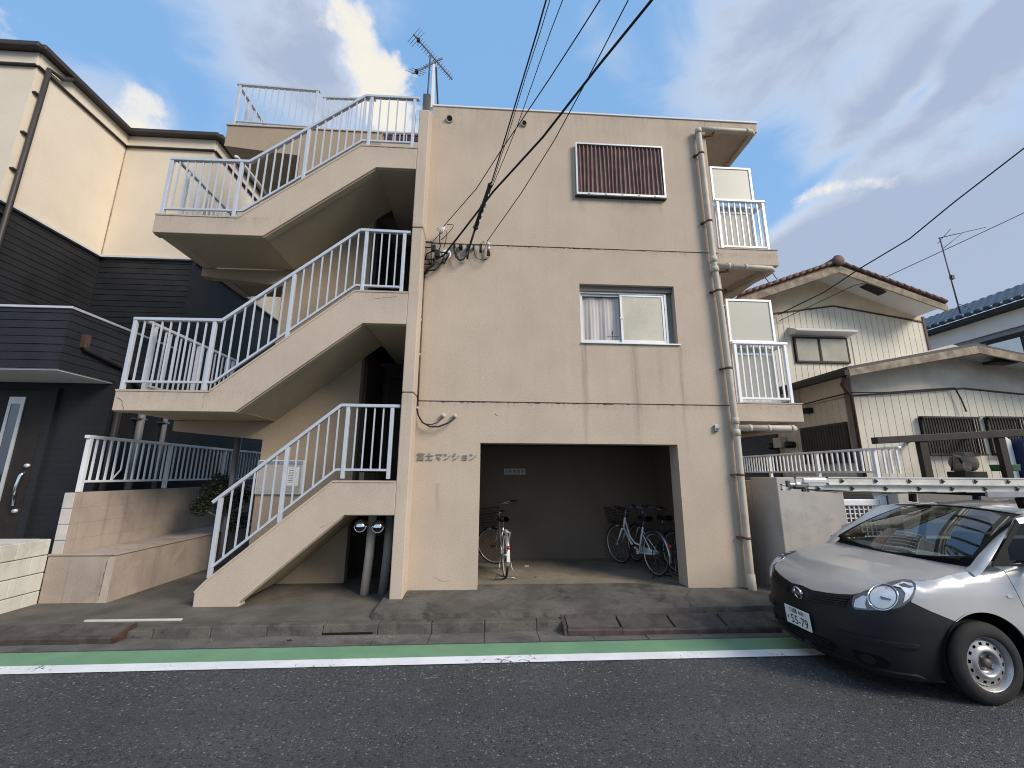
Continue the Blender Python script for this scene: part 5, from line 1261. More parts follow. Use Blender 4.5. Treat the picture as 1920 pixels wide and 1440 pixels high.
    hbo = part('handlebar', tr(hb), steel_m, t)
    for s in (-1, 1):
        part('grip', tr(MB().tube([s0+Vector((-.13, s*.27, .07)), s0+Vector((-.25, s*.286, .053))], .017, 8)), saddle_m, hbo)
        part('brake_lever', tr(MB().tube([s0+Vector((.0, s*.235, .055)), s0+Vector((-.03, s*.27, .03)), s0+Vector((-.13, s*.30, .025))], .006, 6)), steel_m, hbo)
        part('brake_cable', tr(MB().tube([s0+Vector((-.02, s*.25, .05)), s0+Vector((.12, s*.16, .10)), s0+Vector((.15, s*.05, -.02)), head_b+Vector((.06, 0, .0))], .004, 5)), saddle_m, hbo)
    if basket:
        x0_, x1_, zb, zt = wb-.20, wb+.10, .72, .96
        bk = MB(); n = 9
        def rect(z, k): return [Vector((x0_-.0*k, -.15-.03*k, z)), Vector((x1_+.05*k, -.13-.04*k, z+.02*k)), Vector((x1_+.05*k, .13+.04*k, z+.02*k)), Vector((x0_, .15+.03*k, z))]
        for z in range(6):
            k = z/5; q = rect(zb+(zt-zb)*k, k); bk.tube(q+[q[0]], .003 if z not in (0, 5) else .006, 4, caps=False)
        lo, hi = rect(zb, 0), rect(zt, 1)
        for e in range(4):
            for i in range(n):
                tt = i/n; bk.tube([lo[e].lerp(lo[(e+1) % 4], tt), hi[e].lerp(hi[(e+1) % 4], tt)], .0022, 4, caps=False)
        for i in range(n): bk.tube([lo[0].lerp(lo[1], i/n), lo[3].lerp(lo[2], i/n)], .0022, 4, caps=False)
        part('basket', tr(bk), basketw_m, t)
        part('lamp', tr(MB().lathe([(0, .06), (.03, .05), (.036, 0), (.02, -.04), (0, -.045)], (wb-.0, 0, .66), 'x', 12)), steel_m, t)
    sd_ = st+Vector((-.04, 0, .135))
    part('seat_post', MB().tube([st, st+Vector((-.035, 0, .12))], .013, 8), steel_m, t)
    P = []
    for i in range(13):
        x = -.15+.29*i/12; wdt = .105*math.cos(min(1, max(0, (x+.02)/.16))*1.25) if x > -.02 else .105*(1-max(0, (-x-.10)/.06)**2*.4); row = []
        for j in range(9):
            a = -1+2*j/8; row.append((sd_.x+x, sd_.y+wdt*a, sd_.z+.035*(1-a*a*a*a)*(1 if abs(a) < 1 else 0)+.02*(x < -.05)*(-x-.05)/.1))
        P.append(row)
    s_ = MB().grid(P); s_.grid([[(p[0], p[1], sd_.z-.03 if 0 < j < 8 else p[2]) for j, p in enumerate(r)] for r in P], flip=True)
    part('saddle', s_, saddle_m, t)
    rk = MB()
    for s in (-1, 1):
        rk.tube([(.20, s*.05, .70), (-.22, s*.06, .705)], .006, 6); rk.tube([(-.10, s*.06, .70), (0, s*.07, R_)], .006, 6)
    for x in (.1, 0, -.1, -.21): rk.tube([(x, -.058, .703), (x, .058, .703)], .005, 6)
    part('rear_rack', rk, steel_m if frame_m is not bikewhite_m else basketw_m, t)
    part('chain_guard', MB().prism([(.02, .31), (.42, .25), (.55, .29), (.50, .38), (.02, .37)], -.085, -.065), frame_m if frame_m is not bikegrey_m else basketw_m, t, bevel=.01)
    cr = part('crank', MB().tube([bb+Vector((.0,-.09,0)), bb+Vector((.02,-.10,0)), bb+Vector((.10,-.11,-.13))], .009, 6).tube([bb+Vector((.0,.09,0)), bb+Vector((-.10,.11,.13))], .009, 6), steel_m, t)
    for p in (bb+Vector((.10,-.16,-.13)), bb+Vector((-.10,.16,.13))): part('pedal', MB().box(p.x-.045, p.x+.045, p.y-.045, p.y+.045, p.z-.012, p.z+.012), saddle_m, cr)
    ks = MB()
    for s in (-1, 1): ks.tube([(0, s*.07, R_), (-.06, s*.10, .16), (-.12, s*.165, .012)], .007, 6)
    ks.tube([(-.12, -.185, .012), (-.10, -.08, .03), (-.10, .08, .03), (-.12, .185, .012)], .008, 6)
    part('kickstand', ks, steel_m if frame_m is not bikewhite_m else basketw_m, t)
    a = math.radians(168); part('reflector', MB().lathe([(0,-.03),(.022,-.028),(.03,0),(.03,.01)], (-(R_+.04)*1.0, 0, R_+.17), 'x', 12), red_m, t)
    if frame_m is bikesilver_m:
        part('sticker', MB().prism([(-R_-.042, R_+.12), (-R_-.046, R_-.03), (-R_-.043, R_-.03), (-R_-.039, R_+.12)], -.022, .022), paper_m, t)
    return t
bicycle('silver city bicycle with front wheel turned aside, standing alone at the left of the bay', (.305, 7.02), (.21, 8.08), bikesilver_m, math.radians(62))
bicycle('white step-through bicycle with dark basket, foremost at the right of the bay', (2.755, 7.07), (2.47, 8.09), bikewhite_m, math.radians(8))
bicycle('dark bicycle with red rear reflector half hidden behind the right edge of the bay', (3.18, 7.24), (2.83, 8.24), bikegrey_m, math.radians(-12), basket=False)
# ------------------------------------------------------------------ the silver van-like car, parked along the kerb
CX0, CY0 = 3.02, 4.26
paint_m = M('silver_car_paint', (0.50, 0.49, 0.48), .34, .25, .015, 40, 0, 30, .5, coat=1.0)
bumper_m = M('bumper_plastic', (0.010, 0.011, 0.013), .5, 0, .12, 9, .06, 220, .4)
darktrim_m = M('dark_trim', (0.005, 0.005, 0.0055), .75, 0, .1, spec=.2)
seat_m = M('seat_cloth', (0.10, 0.105, 0.115), .9, 0, .1)
lampin_m = M('lamp_reflector', (0.84, 0.84, 0.83), .28, .2, .05, 20)
lampbez_m = M('lamp_bezel', (0.16, 0.165, 0.175), .3, .5, .08)
amber_m = M('clear_indicator', (0.62, 0.60, 0.52), .2, 0, .05, spec=.6)
wheelsteel_m = M('wheel_steel', (0.44, 0.43, 0.43), .38, .6, .14, 14, 0, 30, .5, grime=((.16,.12,.10), 14, .5))
plan0 = np.array([(.02,0),(.025,.15),(.045,.30),(.08,.45),(.125,.56),(.195,.655),(.29,.73),(.42,.785),(.60,.823),(.85,.845),(1.2,.8475),(2.0,.8475),(3.0,.8475),(3.6,.84),(4.1,.81),(4.3,.70),(4.38,.40),(4.39,0)])
def catmull(P, n=14):
    Q = np.vstack([2*P[0]-P[1], P, 2*P[-1]-P[-2]]); out = []
    for i in range(1, len(Q)-2):
        for k in range(n):
            t = k/n; a, b, c, d = Q[i-1], Q[i], Q[i+1], Q[i+2]
            out.append(.5*((2*b)+(-a+c)*t+(2*a-5*b+4*c-d)*t*t+(-a+3*b-3*c+d)*t**3))
    out.append(P[-1]); return np.array(out)
PL = catmull(plan0); PS = np.concatenate([[0], np.cumsum(np.hypot(*np.diff(PL, axis=0).T))])
TG = np.gradient(PL, PS, axis=0); TG /= np.linalg.norm(TG, axis=1)[:, None]
NI = np.stack([TG[:, 1], -TG[:, 0]], 1)                   # inward normal
_zf = [0,.12,.2,.32,.45,.58,.68,.80,.95,1.1]
_if = [.14,.085,.045,.012,0,.02,.05,.10,.18,.30]
_is = [.14,.075,.035,.012,.004,0,.008,.020,.045,.10]
def inset(s, z):
    u = min(1, max(0, (s-.35)/.55)); u = u*u*(3-2*u)
    return float(np.interp(z, _zf, _if))*(1-u)+float(np.interp(z, _zf, _is))*u
_hx = [0,.05,.1,.2,.4,.7,1.05,1.3,1.6,5]; _hz = [.605,.658,.697,.775,.868,.942,.995,1.045,1.10,1.2]
def hood(x, y): return float(np.interp(x, _hx, _hz))-.03*(abs(y)/.75)**2.2
def smax(a, b, k=.06): return max(a, b)+max(k-abs(a-b), 0)**2/(4*k)
def base(s):
    return (np.interp(s, PS, PL[:,0]), np.interp(s, PS, PL[:,1]), np.interp(s, PS, NI[:,0]), np.interp(s, PS, NI[:,1]))
def near_s(x, y):
    d = (PL[:,0]-x)**2+(PL[:,1]-abs(y))**2; i = int(np.argmin(d))
    v = np.array([x, abs(y)])-PL[i]
    return float(PS[i]+v@TG[i]), float(v@NI[i])
def F(x, y, z):
    s, t = near_s(x, y); s = max(0, s)
    return smax(inset(s, z)-t, z-hood(x, y))
def surf(s, z, side, off=0.0):
    """the body surface at arc length s from the nose and height z; side -1 is the street side"""
    bx, by, nx, ny = base(abs(s)); lo, hi = -.05, 1.0
    for _ in range(22):
        t = (lo+hi)/2; x, y = bx+nx*t, by+ny*t
        if smax(inset(abs(s), z)-t, z-hood(x, y)) > 0: lo = t
        else: hi = t
    t = (lo+hi)/2-off
    sg = side if s >= 0 else -side
    return Vector((CX0+bx+nx*t, CY0+sg*(by+ny*t), z))
def top(x, y, off=0.0):
    s, t = near_s(x, y); s = max(0, s); lo, hi = .2, 1.3
    for _ in range(22):
        z = (lo+hi)/2
        if smax(inset(s, z)-t, z-hood(x, y)) > 0: hi = z
        else: lo = z
    return Vector((CX0+x, CY0+y, (lo+hi)/2+off))
def hit(px, py):
    """where the camera ray through a pixel of the photograph meets the body (street side)"""
    r = ray(px, py); r = r/r.length; o = Vector((0, 0, CAM_H)); t0 = None
    t = 2.6
    while t < 6:
        p = o+r*t
        f = F(p.x-CX0, p.y-CY0, p.z)
        if f < 0:
            a, b = t-.02, t
            for _ in range(16):
                m = (a+b)/2; p = o+r*m
                if F(p.x-CX0, p.y-CY0, p.z) < 0: b = m
                else: a = m
            return o+r*b
        t += .02
    return None
def to_sz(p):
    s, t = near_s(p.x-CX0, p.y-CY0)
    return (s if p.y <= CY0 else -s, p.z)           # s > 0 on the street side
def densify(P, st, closed=True):
    out = []
    n = len(P)
    for i in range(n if closed else n-1):
        a, b = P[i], P[(i+1) % n]; L = math.dist(a, b); k = max(1, int(math.ceil(L/st)))
        out += [(a[0]+(b[0]-a[0])*j/k, a[1]+(b[1]-a[1])*j/k) for j in range(k)]
    if not closed: out.append(P[-1])
    return out
def smooth_poly(P, n=5, closed=False):
    P = [np.array(p, float) for p in P]; Q = ([P[-1]]+P+[P[0], P[1]]) if closed else ([2*P[0]-P[1]]+P+[2*P[-1]-P[-2]]); out = []
    for i in range(1, len(Q)-2):
        for k in range(n):
            t = k/n; a, b, c, d = Q[i-1], Q[i], Q[i+1], Q[i+2]
            out.append(tuple(.5*((2*b)+(-a+c)*t+(2*a-5*b+4*c-d)*t*t+(-a+3*b-3*c+d)*t**3)))
    if not closed: out.append(tuple(P[-1]))
    return out
def inside(P, x, y):
    c = False; j = len(P)-1
    for i in range(len(P)):
        if (P[i][1] > y) != (P[j][1] > y) and x < (P[j][0]-P[i][0])*(y-P[i][1])/(P[j][1]-P[i][1])+P[i][0]: c = not c
        j = i
    return c
def patch(name, m, outline, fmap, parent, st=.035, lip=.012, label=None, inward=None):
    O = densify(outline, st); xs = [p[0] for p in O]; ys = [p[1] for p in O]; pts = [Vector(p) for p in O]
    x = min(xs)+st*.5
    while x < max(xs):
        y = min(ys)+st*.5
        while y < max(ys):
            if inside(O, x, y) and min((p[0]-x)**2+(p[1]-y)**2 for p in O) > (st*.45)**2: pts.append(Vector((x, y)))
            y += st
        x += st
    n = len(O)
    vs, _, fs, *_r = geometry.delaunay_2d_cdt(pts, [(i, (i+1) % n) for i in range(n)], [list(range(n))], 1, 1e-6)
    V = [fmap(v[0], v[1]) for v in vs]
    me = bpy.data.meshes.new(name); me.from_pydata(V, [], [list(f) for f in fs]); bm = bmesh.new(); bm.from_mesh(me)
    bmesh.ops.recalc_face_normals(bm, faces=bm.faces)
    cen = Vector((CX0+1.6, CY0, .5)); acc = sum((f.normal.dot(f.calc_center_median()-cen) for f in bm.faces))
    if acc < 0: bmesh.ops.reverse_faces(bm, faces=bm.faces)
    for f in bm.faces: f.smooth = True
    bm.normal_update()
    if lip:
        be = [e for e in bm.edges if e.is_boundary]; nv = {v: v.normal.copy() for e in be for v in e.verts}
        for e in be: e.smooth = False
        r = bmesh.ops.extrude_edge_only(bm, edges=be)
        new = [v for v in r['geom'] if isinstance(v, bmesh.types.BMVert)]
        for v in new:
            src = min(nv, key=lambda q: (q.co-v.co).length_squared); v.co = v.co-nv[src]*lip
    bm.to_mesh(me); bm.free(); me.materials.append(m); me.update()
    o = link(name, me, parent)
    if label: o['label'] = label
    return o
car = thing('parked_car', 'silver station wagon with unpainted dark bumper and a ladder rack, parked at the right', 'car', (CX0+2.2, CY0, 0))
def pxs(L): return [to_sz(p) for p in (hit(*q) for q in L) if p is not None]
AC, AR = (.935, .305), .372                            # wheel arch
def sx(x): return float(np.interp(x, PL[:len(PL)*2//3, 0], PS[:len(PL)*2//3]))
hood_edge = pxs([(1504,1098), (1523,1107), (1547,1111), (1572,1114), (1598,1115)])
hl = pxs([(1600,1118), (1612,1112), (1630,1105), (1650,1097), (1670,1090), (1693,1086), (1710,1088), (1717,1098), (1716,1110), (1709,1125), (1689,1138), (1662,1144), (1630,1144), (1603,1142), (1597,1132)])
bump_side = pxs([(1709,1129), (1745,1146), (1783,1166)])
e0 = hood_edge[0]; hood_edge[0] = (0.0, e0[1])
def arch_pts(a0, a1, n=16): return [(sx(AC[0]-AR*math.cos(a0+(a1-a0)*i/n)), AC[1]+AR*math.sin(a0+(a1-a0)*i/n)) for i in range(n+1)]
za = bump_side[-1][1]; aj = math.asin(min(1, max(-1, (za-AC[1])/AR)))
hl_in, hl_bot = hl[0], hl[9]
hl_low = [hl[14], hl[13], hl[12], hl[11], hl[10], hl[9]]
half_top = hood_edge+hl_low+bump_side[:-1]
arch_f = arch_pts(aj, -.42, 10)
low = [(arch_f[-1][0]-.02, .15), (.30, .135), (0, .135)]
right = half_top+arch_f+low
outline = right+[(-s, z) for s, z in reversed(right) if s > 1e-6]
P0 = lambda s, z: surf(s, z, -1)
bmp = patch('bumper', bumper_m, outline, P0, car, .04)
# bumper relief: recessed intake, fog lamp pocket, mouldings, grilles
G1 = lambda o: (lambda s, z: surf(s, z, -1, o))
def sym(P): return [(-s, z) for s, z in reversed(P)]
intake = [(-.33,.30), (-.36,.265), (-.30,.205), (.30,.205), (.36,.265), (.33,.30)]
patch('intake', darktrim_m, intake, G1(.0025), bmp, .05, 0)
for z in (.232, .258, .282): patch('intake_slat', bumper_m, [(-.31, z-.005), (.31, z-.005), (.31, z+.005), (-.31, z+.005)], G1(.014), bmp, .06, .012)
for sg in (1, -1):
    f_ = (lambda P: P) if sg > 0 else sym
    patch('fog_pocket', darktrim_m, f_([(.50,.30), (.49,.235), (.56,.205), (.72,.21), (.76,.25), (.70,.30)]), G1(.003), bmp, .04, 0)
    ring = [(.60+.055*math.cos(a), .252+.038*math.sin(a)) for a in [i*PI/8 for i in range(16)]]
    patch('fog_cover', bumper_m, f_(ring), G1(.016), bmp, .04, .013)
    patch('lower_lip', bumper_m, f_([(.06,.185), (.06,.165), (.98,.175), (.92,.198)]), G1(.020), bmp, .05, .02)
    patch('moulding', bumper_m, f_([(.42,.425), (.42,.39), (.95,.405), (.95,.43)]), G1(.024), bmp, .05, .024)
    gl = pxs([(1524,1112), (1593,1119), (1584,1137), (1519,1125)])
    gs0, gs1 = gl[0][0], gl[1][0]; zt, zb = (gl[0][1]+gl[1][1])/2, (gl[2][1]+gl[3][1])/2
    gz0 = gl[3][1]; quad = [gl[3], gl[2], gl[1], gl[0]]
    g = patch('grille', darktrim_m, f_(quad), G1(.003), car, .04, 0)
    for i in range(4):
        t = (i+.5)/4; a = [gl[0][k]+(gl[3][k]-gl[0][k])*t for k in (0, 1)]; b = [gl[1][k]+(gl[2][k]-gl[1][k])*t for k in (0, 1)]
        patch('grille_slat', bumper_m, f_([(a[0], a[1]-.006), (b[0], b[1]-.006), (b[0], b[1]+.006), (a[0], a[1]+.006)]), G1(.016), g, .05, .014)
    # headlight: bezel, bright bowl, lens ring, clear cover
    h = patch('headlight', lampbez_m, f_(hl), G1(.001), car, .03, .012)
    c = to_sz(hit(1655, 1118)); c2 = to_sz(hit(1700, 1104))
    def el(c, a, b, n=22, rot=0): return [(c[0]+a*math.cos(t)*math.cos(rot)-b*math.sin(t)*math.sin(rot), c[1]+a*math.cos(t)*math.sin(rot)+b*math.sin(t)*math.cos(rot)) for t in [i*2*PI/n for i in range(n)]]
    def lerp_poly(P, k):
        mx, mz = sum(p[0] for p in P)/len(P), sum(p[1] for p in P)/len(P); return [(mx+(p[0]-mx)*k, mz+(p[1]-mz)*k) for p in P]
    patch('side_reflector', lampin_m, f_(pxs([(1672,1097), (1692,1090), (1709,1093), (1712,1106), (1704,1122), (1693,1130), (1697,1112), (1688,1101)])), G1(.004), h, .03, 0)
    patch('inner_reflector', lampin_m, f_(pxs([(1601,1138), (1604,1124), (1618,1116), (1626,1118), (1622,1132), (1625,1141)])), G1(.004), h, .03, 0)
    bowl = pxs([(1627+28+28*math.cos(t), 1119+25*math.sin(t)) for t in [i*2*PI/22 for i in range(22)]])
    part('lamp_ring', MB().tube([surf(s, z, -1, .006) for s, z in f_(bowl)+[f_(bowl)[0]]], .006, 6, caps=False), chrome_m, h)
    cb_ = lerp_poly(bowl, .86)
    cx_, cz_ = sum(p[0] for p in bowl)/len(bowl), sum(p[1] for p in bowl)/len(bowl); rad = max(abs(p[0]-cx_) for p in bowl)
    def bowlmap(s, z, cx_=cx_*(1 if sg > 0 else -1), cz_=cz_, rad=rad):
        d = math.hypot(s-cx_, (z-cz_))/rad; return surf(s, z, -1, .0085-.002*max(0, 1-d*d))
    patch('lamp_bowl', lampin_m, f_(cb_), bowlmap, h, .02, 0)
    patch('bulb_shield', lampbez_m, f_([(cx_-.022, cz_+.012), (cx_+.045, cz_+.002), (cx_+.045, cz_-.010), (cx_-.02, cz_-.010)]), G1(.0125), h, .03, .006)
    patch('lens', lens_m, f_(hl), G1(.018), h, .03, 0)
# emblem: a ring with a bar
eh = hit(1503, 1115); 
en = Vector((-1, 0, .25)).normalized()
eo = Vector((eh.x-.012, CY0, .615))
bx_ = Matrix.Rotation(math.radians(-12), 4, 'Y')
def loc(mb, o): mb.v = [tuple(o+bx_ @ Vector(p)) for p in mb.v]; return mb
em = part('emblem', loc(MB().tube([(0, .050*math.cos(a), .050*math.sin(a)) for a in [i*2*PI/24 for i in range(25)]], .010, 8, caps=False).box(-.014, .004, -.064, .064, -.012, .012), eo), chrome_m, car)
# number plate with its characters
pc = Vector((CX0+.005, CY0, .395)); 
pr = Matrix.Rotation(math.radians(-4), 4, 'Y')
pm_ = MB().box(-.004, .004, -.165, .165, -.0825, .0825); pm_.v = [tuple(pc+pr @ Vector(p)) for p in pm_.v]
plate_m = M('plate_white', (.78,.80,.79), .4, 0, .01); pink_m = M('plate_ink', (.012,.03,.028), .5, 0, .01)
pl_ = part('number_plate', pm_, plate_m, car, bevel=.004)
RB = Matrix.Translation(pc) @ pr @ Matrix.Rotation(-PI/2, 4, 'Z') @ Matrix.Rotation(PI/2, 4, 'X')
def ptext(s, size, u, v, sxk=1.0): return text_mesh(s, size, .0006, pink_m, 'lettering', pl_, RB @ Matrix.Translation((u, v, .0055)) @ Matrix.Diagonal((sxk, 1, 1, 1)), 'CENTER')
ptext('55-79', .108, .022, -.030, .92); ptext('す', .042, -.128, -.026); ptext('川越', .050, -.045, .050); ptext('400', .050, .058, .050, .95)
for u in (-.10, .11):
    q = MB().lathe([(0,-.006),(.006,-.006),(.006,0)], (0,0,0), 'x', 8); q.v = [tuple(pc+pr @ Vector((p[0], -u, p[2]+.06))) for p in q.v]; part('plate_bolt', q, steel_m, pl_)
# hood
def xy(p): return (p.x-CX0, p.y-CY0)
he = [xy(surf(s, z, -1)) for s, z in hood_edge]+[xy(surf(*hl[i], -1)) for i in (1, 2, 3, 4, 5)]
he[0] = (he[0][0], 0)
side_edge = [(.60,-.735), (.80,-.745), (1.0,-.742), (1.10,-.735)]
halfh = he+side_edge
cowl = [(1.0+.10*(y/.735)**2, y) for y in (-.5, -.25, 0)]
ho = halfh+cowl; ho = ho+[(x, -y) for x, y in reversed(ho[1:-1])]
patch('hood', paint_m, ho, lambda x, y: top(x, y, .002), car, .045, .015)
# fender and door on each side
s_door = sx(1.27)
def tosz(x, y): p = top(x, y); return to_sz(p)
fe_top = [hl[5]]+[tosz(x, y) for x, y in side_edge]
seam = [(sx(1.25), 1.025), (sx(1.275), .93), (sx(1.30), .78), (sx(1.335), .55), (sx(1.36), .22)]
arch_r = arch_pts(PI+.23, aj, 26)
fender = [(s, z-.0) for s, z in fe_top]+[(sx(1.13), 1.028)]+seam+arch_r+[bump_side[-2], bump_side[0], hl[9], hl[8], hl[7], hl[6]]
def dedupe(P):
    o = []
    for p in P:
        if not o or math.dist(p, o[-1]) > .004: o.append(p)
    if math.dist(o[0], o[-1]) < .004: o.pop()
    return o
fender = dedupe(fender)
arch2 = lambda x: (sx(x[0]), x[1])
RX0 = 3.535
door = [(seam[0][0]+.007, 1.025), (sx(2.25), 1.035), (sx(2.25), .22)]+[(s+.007, z) for s, z in reversed(seam[1:])]
rear = [(sx(2.26), 1.035), (sx(4.05), 1.04), (sx(4.05), .30), (sx(RX0+.37), .22)]+[(sx(RX0+AR*math.cos(a)), .305+AR*math.sin(a)) for a in [i*PI/14 for i in range(15)]]+[(sx(RX0-.37), .22), (sx(2.26), .22)]
for sg in (1, -1):
    f_ = (lambda P: P) if sg > 0 else sym
    patch('fender', paint_m, f_(fender), P0, car, .04, .015)
    d = patch('door', paint_m, f_(door), P0, car, .09, .015)
    yy = CY0-sg*.86
    part('door_handle', MB().box(CX0+1.98, CX0+2.15, yy-.012, yy+.012, .90, .93), darktrim_m, d, bevel=.006)
    patch('rear_side', paint_m, f_(rear), P0, car, .09, .015)
    patch('sill', darktrim_m, f_([(sx(1.34), .215), (sx(1.34), .14), (sx(3.1), .14), (sx(3.1), .215)]), P0, car, .12, .02)
    if sg > 0:
        c = to_sz(hit(1893, 1118)); patch('side_indicator', amber_m, el(c, .026, .013, 14), G1(.007), car, .02, .008)
part('tail', MB().grid([[surf(sx(4.05)+(PS[-1]-sx(4.05))*i/10*(1), z, -1) for z in (.22,.4,.6,.8,1.0)] for i in range(11)]).grid([[surf(-(sx(4.05)+(PS[-1]-sx(4.05))*i/10), z, -1) for z in (.22,.4,.6,.8,1.0)] for i in range(11)]), paint_m, car)
# cabin
def W(p): return Vector((CX0+p[0], CY0+p[1], p[2]))
WB = lambda u: Vector((.985+.165*u*u, .705*u, .985+.075*abs(u)**2))
WT = lambda u: Vector((1.78+.10*u*u, .575*u, 1.445-.05*u*u))
def ws(u, v):
    a, b = WB(u), WT(u); p = a.lerp(b, v); n = Vector((-.52, 0, .85)); return W(p+n*(.035*math.sin(PI*v)*(1-.3*u*u)))
part('windshield', MB().grid([[ws(-.95+1.9*i/24, .03+.93*j/12) for j in range(13)] for i in range(25)]), carglass_m, car)
fr = MB()
for u0, u1 in ((-1.0, -.95), (.95, 1.0)): fr.grid([[ws(u0+(u1-u0)*i/2, j/12)+Vector((0,0,.001)) for j in range(13)] for i in range(3)])
fr.grid([[ws(-.95+1.9*i/24, v)+Vector((0,0,.001)) for v in (0, .03)] for i in range(25)]); fr.grid([[ws(-.95+1.9*i/24, v)+Vector((0,0,.001)) for v in (.96, 1.0)] for i in range(25)])
part('windshield_seal', fr, darktrim_m, car)
def pil_out(v): return Vector((1.13+.52*v-.03*v*v, .805-.13*v, 1.028+.352*v))
rail_pts = [Vector((1.62,.675,1.38)), Vector((1.9,.648,1.415)), Vector((2.4,.635,1.435)), Vector((3.2,.63,1.43)), Vector((3.9,.62,1.40)), Vector((4.2,.60,1.33))]
roofz = lambda x: float(np.interp(x, [1.78,1.95,2.2,2.6,3.2,3.9,4.2], [1.445,1.472,1.490,1.50,1.497,1.47,1.42]))
for sg in (-1, 1):
    P = []
    for j in range(13):
        v = j/12; a = ws(sg*1.0, v)+Vector((0,0,.002)); b = W(Vector((pil_out(v).x, sg*pil_out(v).y, pil_out(v).z))); row = []
        for k in range(7):
            t = k/6; q = a.lerp(b, t); bul = .022*math.sin(PI*t); row.append(q+Vector((-.35, sg*.6, .7)).normalized()*bul)
        P.append(row)
    foot = []; mid = []
    for q in P[0]:
        x_, y_ = q.x-CX0-.13, max(-.80, min(.80, q.y-CY0)); f_ = top(x_, y_, .004); foot.append(f_); m_ = q.lerp(f_, .5); m_.z -= .012; mid.append(m_)
    P = [foot, mid]+P
    part('roof_pillar', MB().grid(P), paint_m, car)
    # fillet between hood, pillar foot and fender
    if 0: part('cowl_corner', MB().grid([[W(Vector((1.10, sg*.735, 1.0))), W(Vector((1.13, sg*.79, 1.012))), W(Vector((1.14, sg*.812, 1.0)))], [ws(sg*1.0, .0)+Vector((0,0,-.004)), W(Vector((1.145, sg*.775, 1.045))), W(Vector((1.15, sg*.808, 1.028)))]]), paint_m, car)
    # side glass
    belt = 1.03
    def sg_y(z): return .822-.40*(z-belt)
    poly = [(1.17, belt), (1.36, 1.16), (1.63, 1.352), (1.95, 1.39), (2.4, 1.405), (3.3, 1.40), (3.95, 1.37), (4.08, belt)]
    patch('side_window', sideglass_m, poly, lambda x, z: W(Vector((x, sg*sg_y(z), z))), car, .12, 0)
    patch('window_frame', darktrim_m, [(1.13, 1.026), (1.63, 1.372), (1.66, 1.352), (1.36, 1.145), (1.30, belt+.005), (1.52, belt+.005), (1.52, belt-.012), (1.14, belt-.012)], lambda x, z: W(Vector((x, sg*(sg_y(z)+.006), z))), car, .06, .01)
    patch('window_post', darktrim_m, [(2.24, belt), (2.24, 1.40), (2.33, 1.40), (2.33, belt)], lambda x, z: W(Vector((x, sg*(sg_y(z)+.004), z))), car, .1, .01)
    patch('rail', paint_m, [(p.x, p.z) for p in rail_pts]+[(p.x, p.z-.045) for p in reversed(rail_pts)], lambda x, z: W(Vector((x, sg*(sg_y(z)+.008), z))), car, .1, .01)
    # mirror
    mx, my, mz = 1.56, sg*1.02, 1.085
    mr = MB(); P = []
    for i in range(9):
        th = PI*i/8; P.append([W(Vector((mx+.02-.085*math.sin(th)*math.cos(ph*.99), my+.13*math.cos(th), mz+.075*math.sin(th)*math.sin(ph)*1.0+.0))) for ph in [-PI/2+PI*k/8 for k in range(9)]])
    mo = part('wing_mirror', MB().grid(P), paint_m, car)
    part('mirror_glass', MB().lathe([(0,.022),(.07,.022)], W(Vector((mx, my, mz))), 'x', 16), chrome_m, mo)
    part('mirror_arm', MB().bar(W(Vector((1.50, sg*.80, 1.04))), W(Vector((1.56, sg*.93, 1.06))), .07, .04), darktrim_m, mo)
R = []
for i in range(21):
    x = 1.78+2.42*i/20; w_ = float(np.interp(x, [1.78,1.95,2.4,3.2,3.9,4.2], [.575,.60,.61,.605,.595,.57])); row = []
    for k in range(17):
        u = -1+2*k/16; row.append(W(Vector((x+(.10*u*u if i == 0 else .10*u*u*max(0, 1-i/4)), w_*u*1.02, roofz(x)-.05*u*u-.03*abs(u)**6))))
    R.append(row)
part('roof', MB().grid(R), paint_m, car)
part('tailgate', MB().grid([[W(Vector((4.2+.14*t, .58*u*(1+.2*t), 1.40-.38*t-.05*u*u*(1-t)))) for t in (0, .25, .5, .75, 1)] for u in [-1+2*k/8 for k in range(9)]]), paint_m, car)
# cowl and wipers
part('cowl', MB().grid([[W(Vector((1.005+.10*u*u, .735*u, .985-.02*u*u))), W(Vector((1.03+.12*u*u, .72*u, .975+.03*u*u))), W(WB(u)*1.0+Vector((.0,0,.003)))] for u in [-1+2*k/16 for k in range(17)]]), darktrim_m, car)
for y0, y1 in ((-.62, -.02), (.0, .55)):
    wp = MB(); wp.tube([W(Vector((1.02+.09*(y/.7)**2, y, 1.0+.045*(y/.7)**2))) for y in [y0+(y1-y0)*k/6 for k in range(7)]], .009, 6)
    part('wiper', wp, darktrim_m, car)
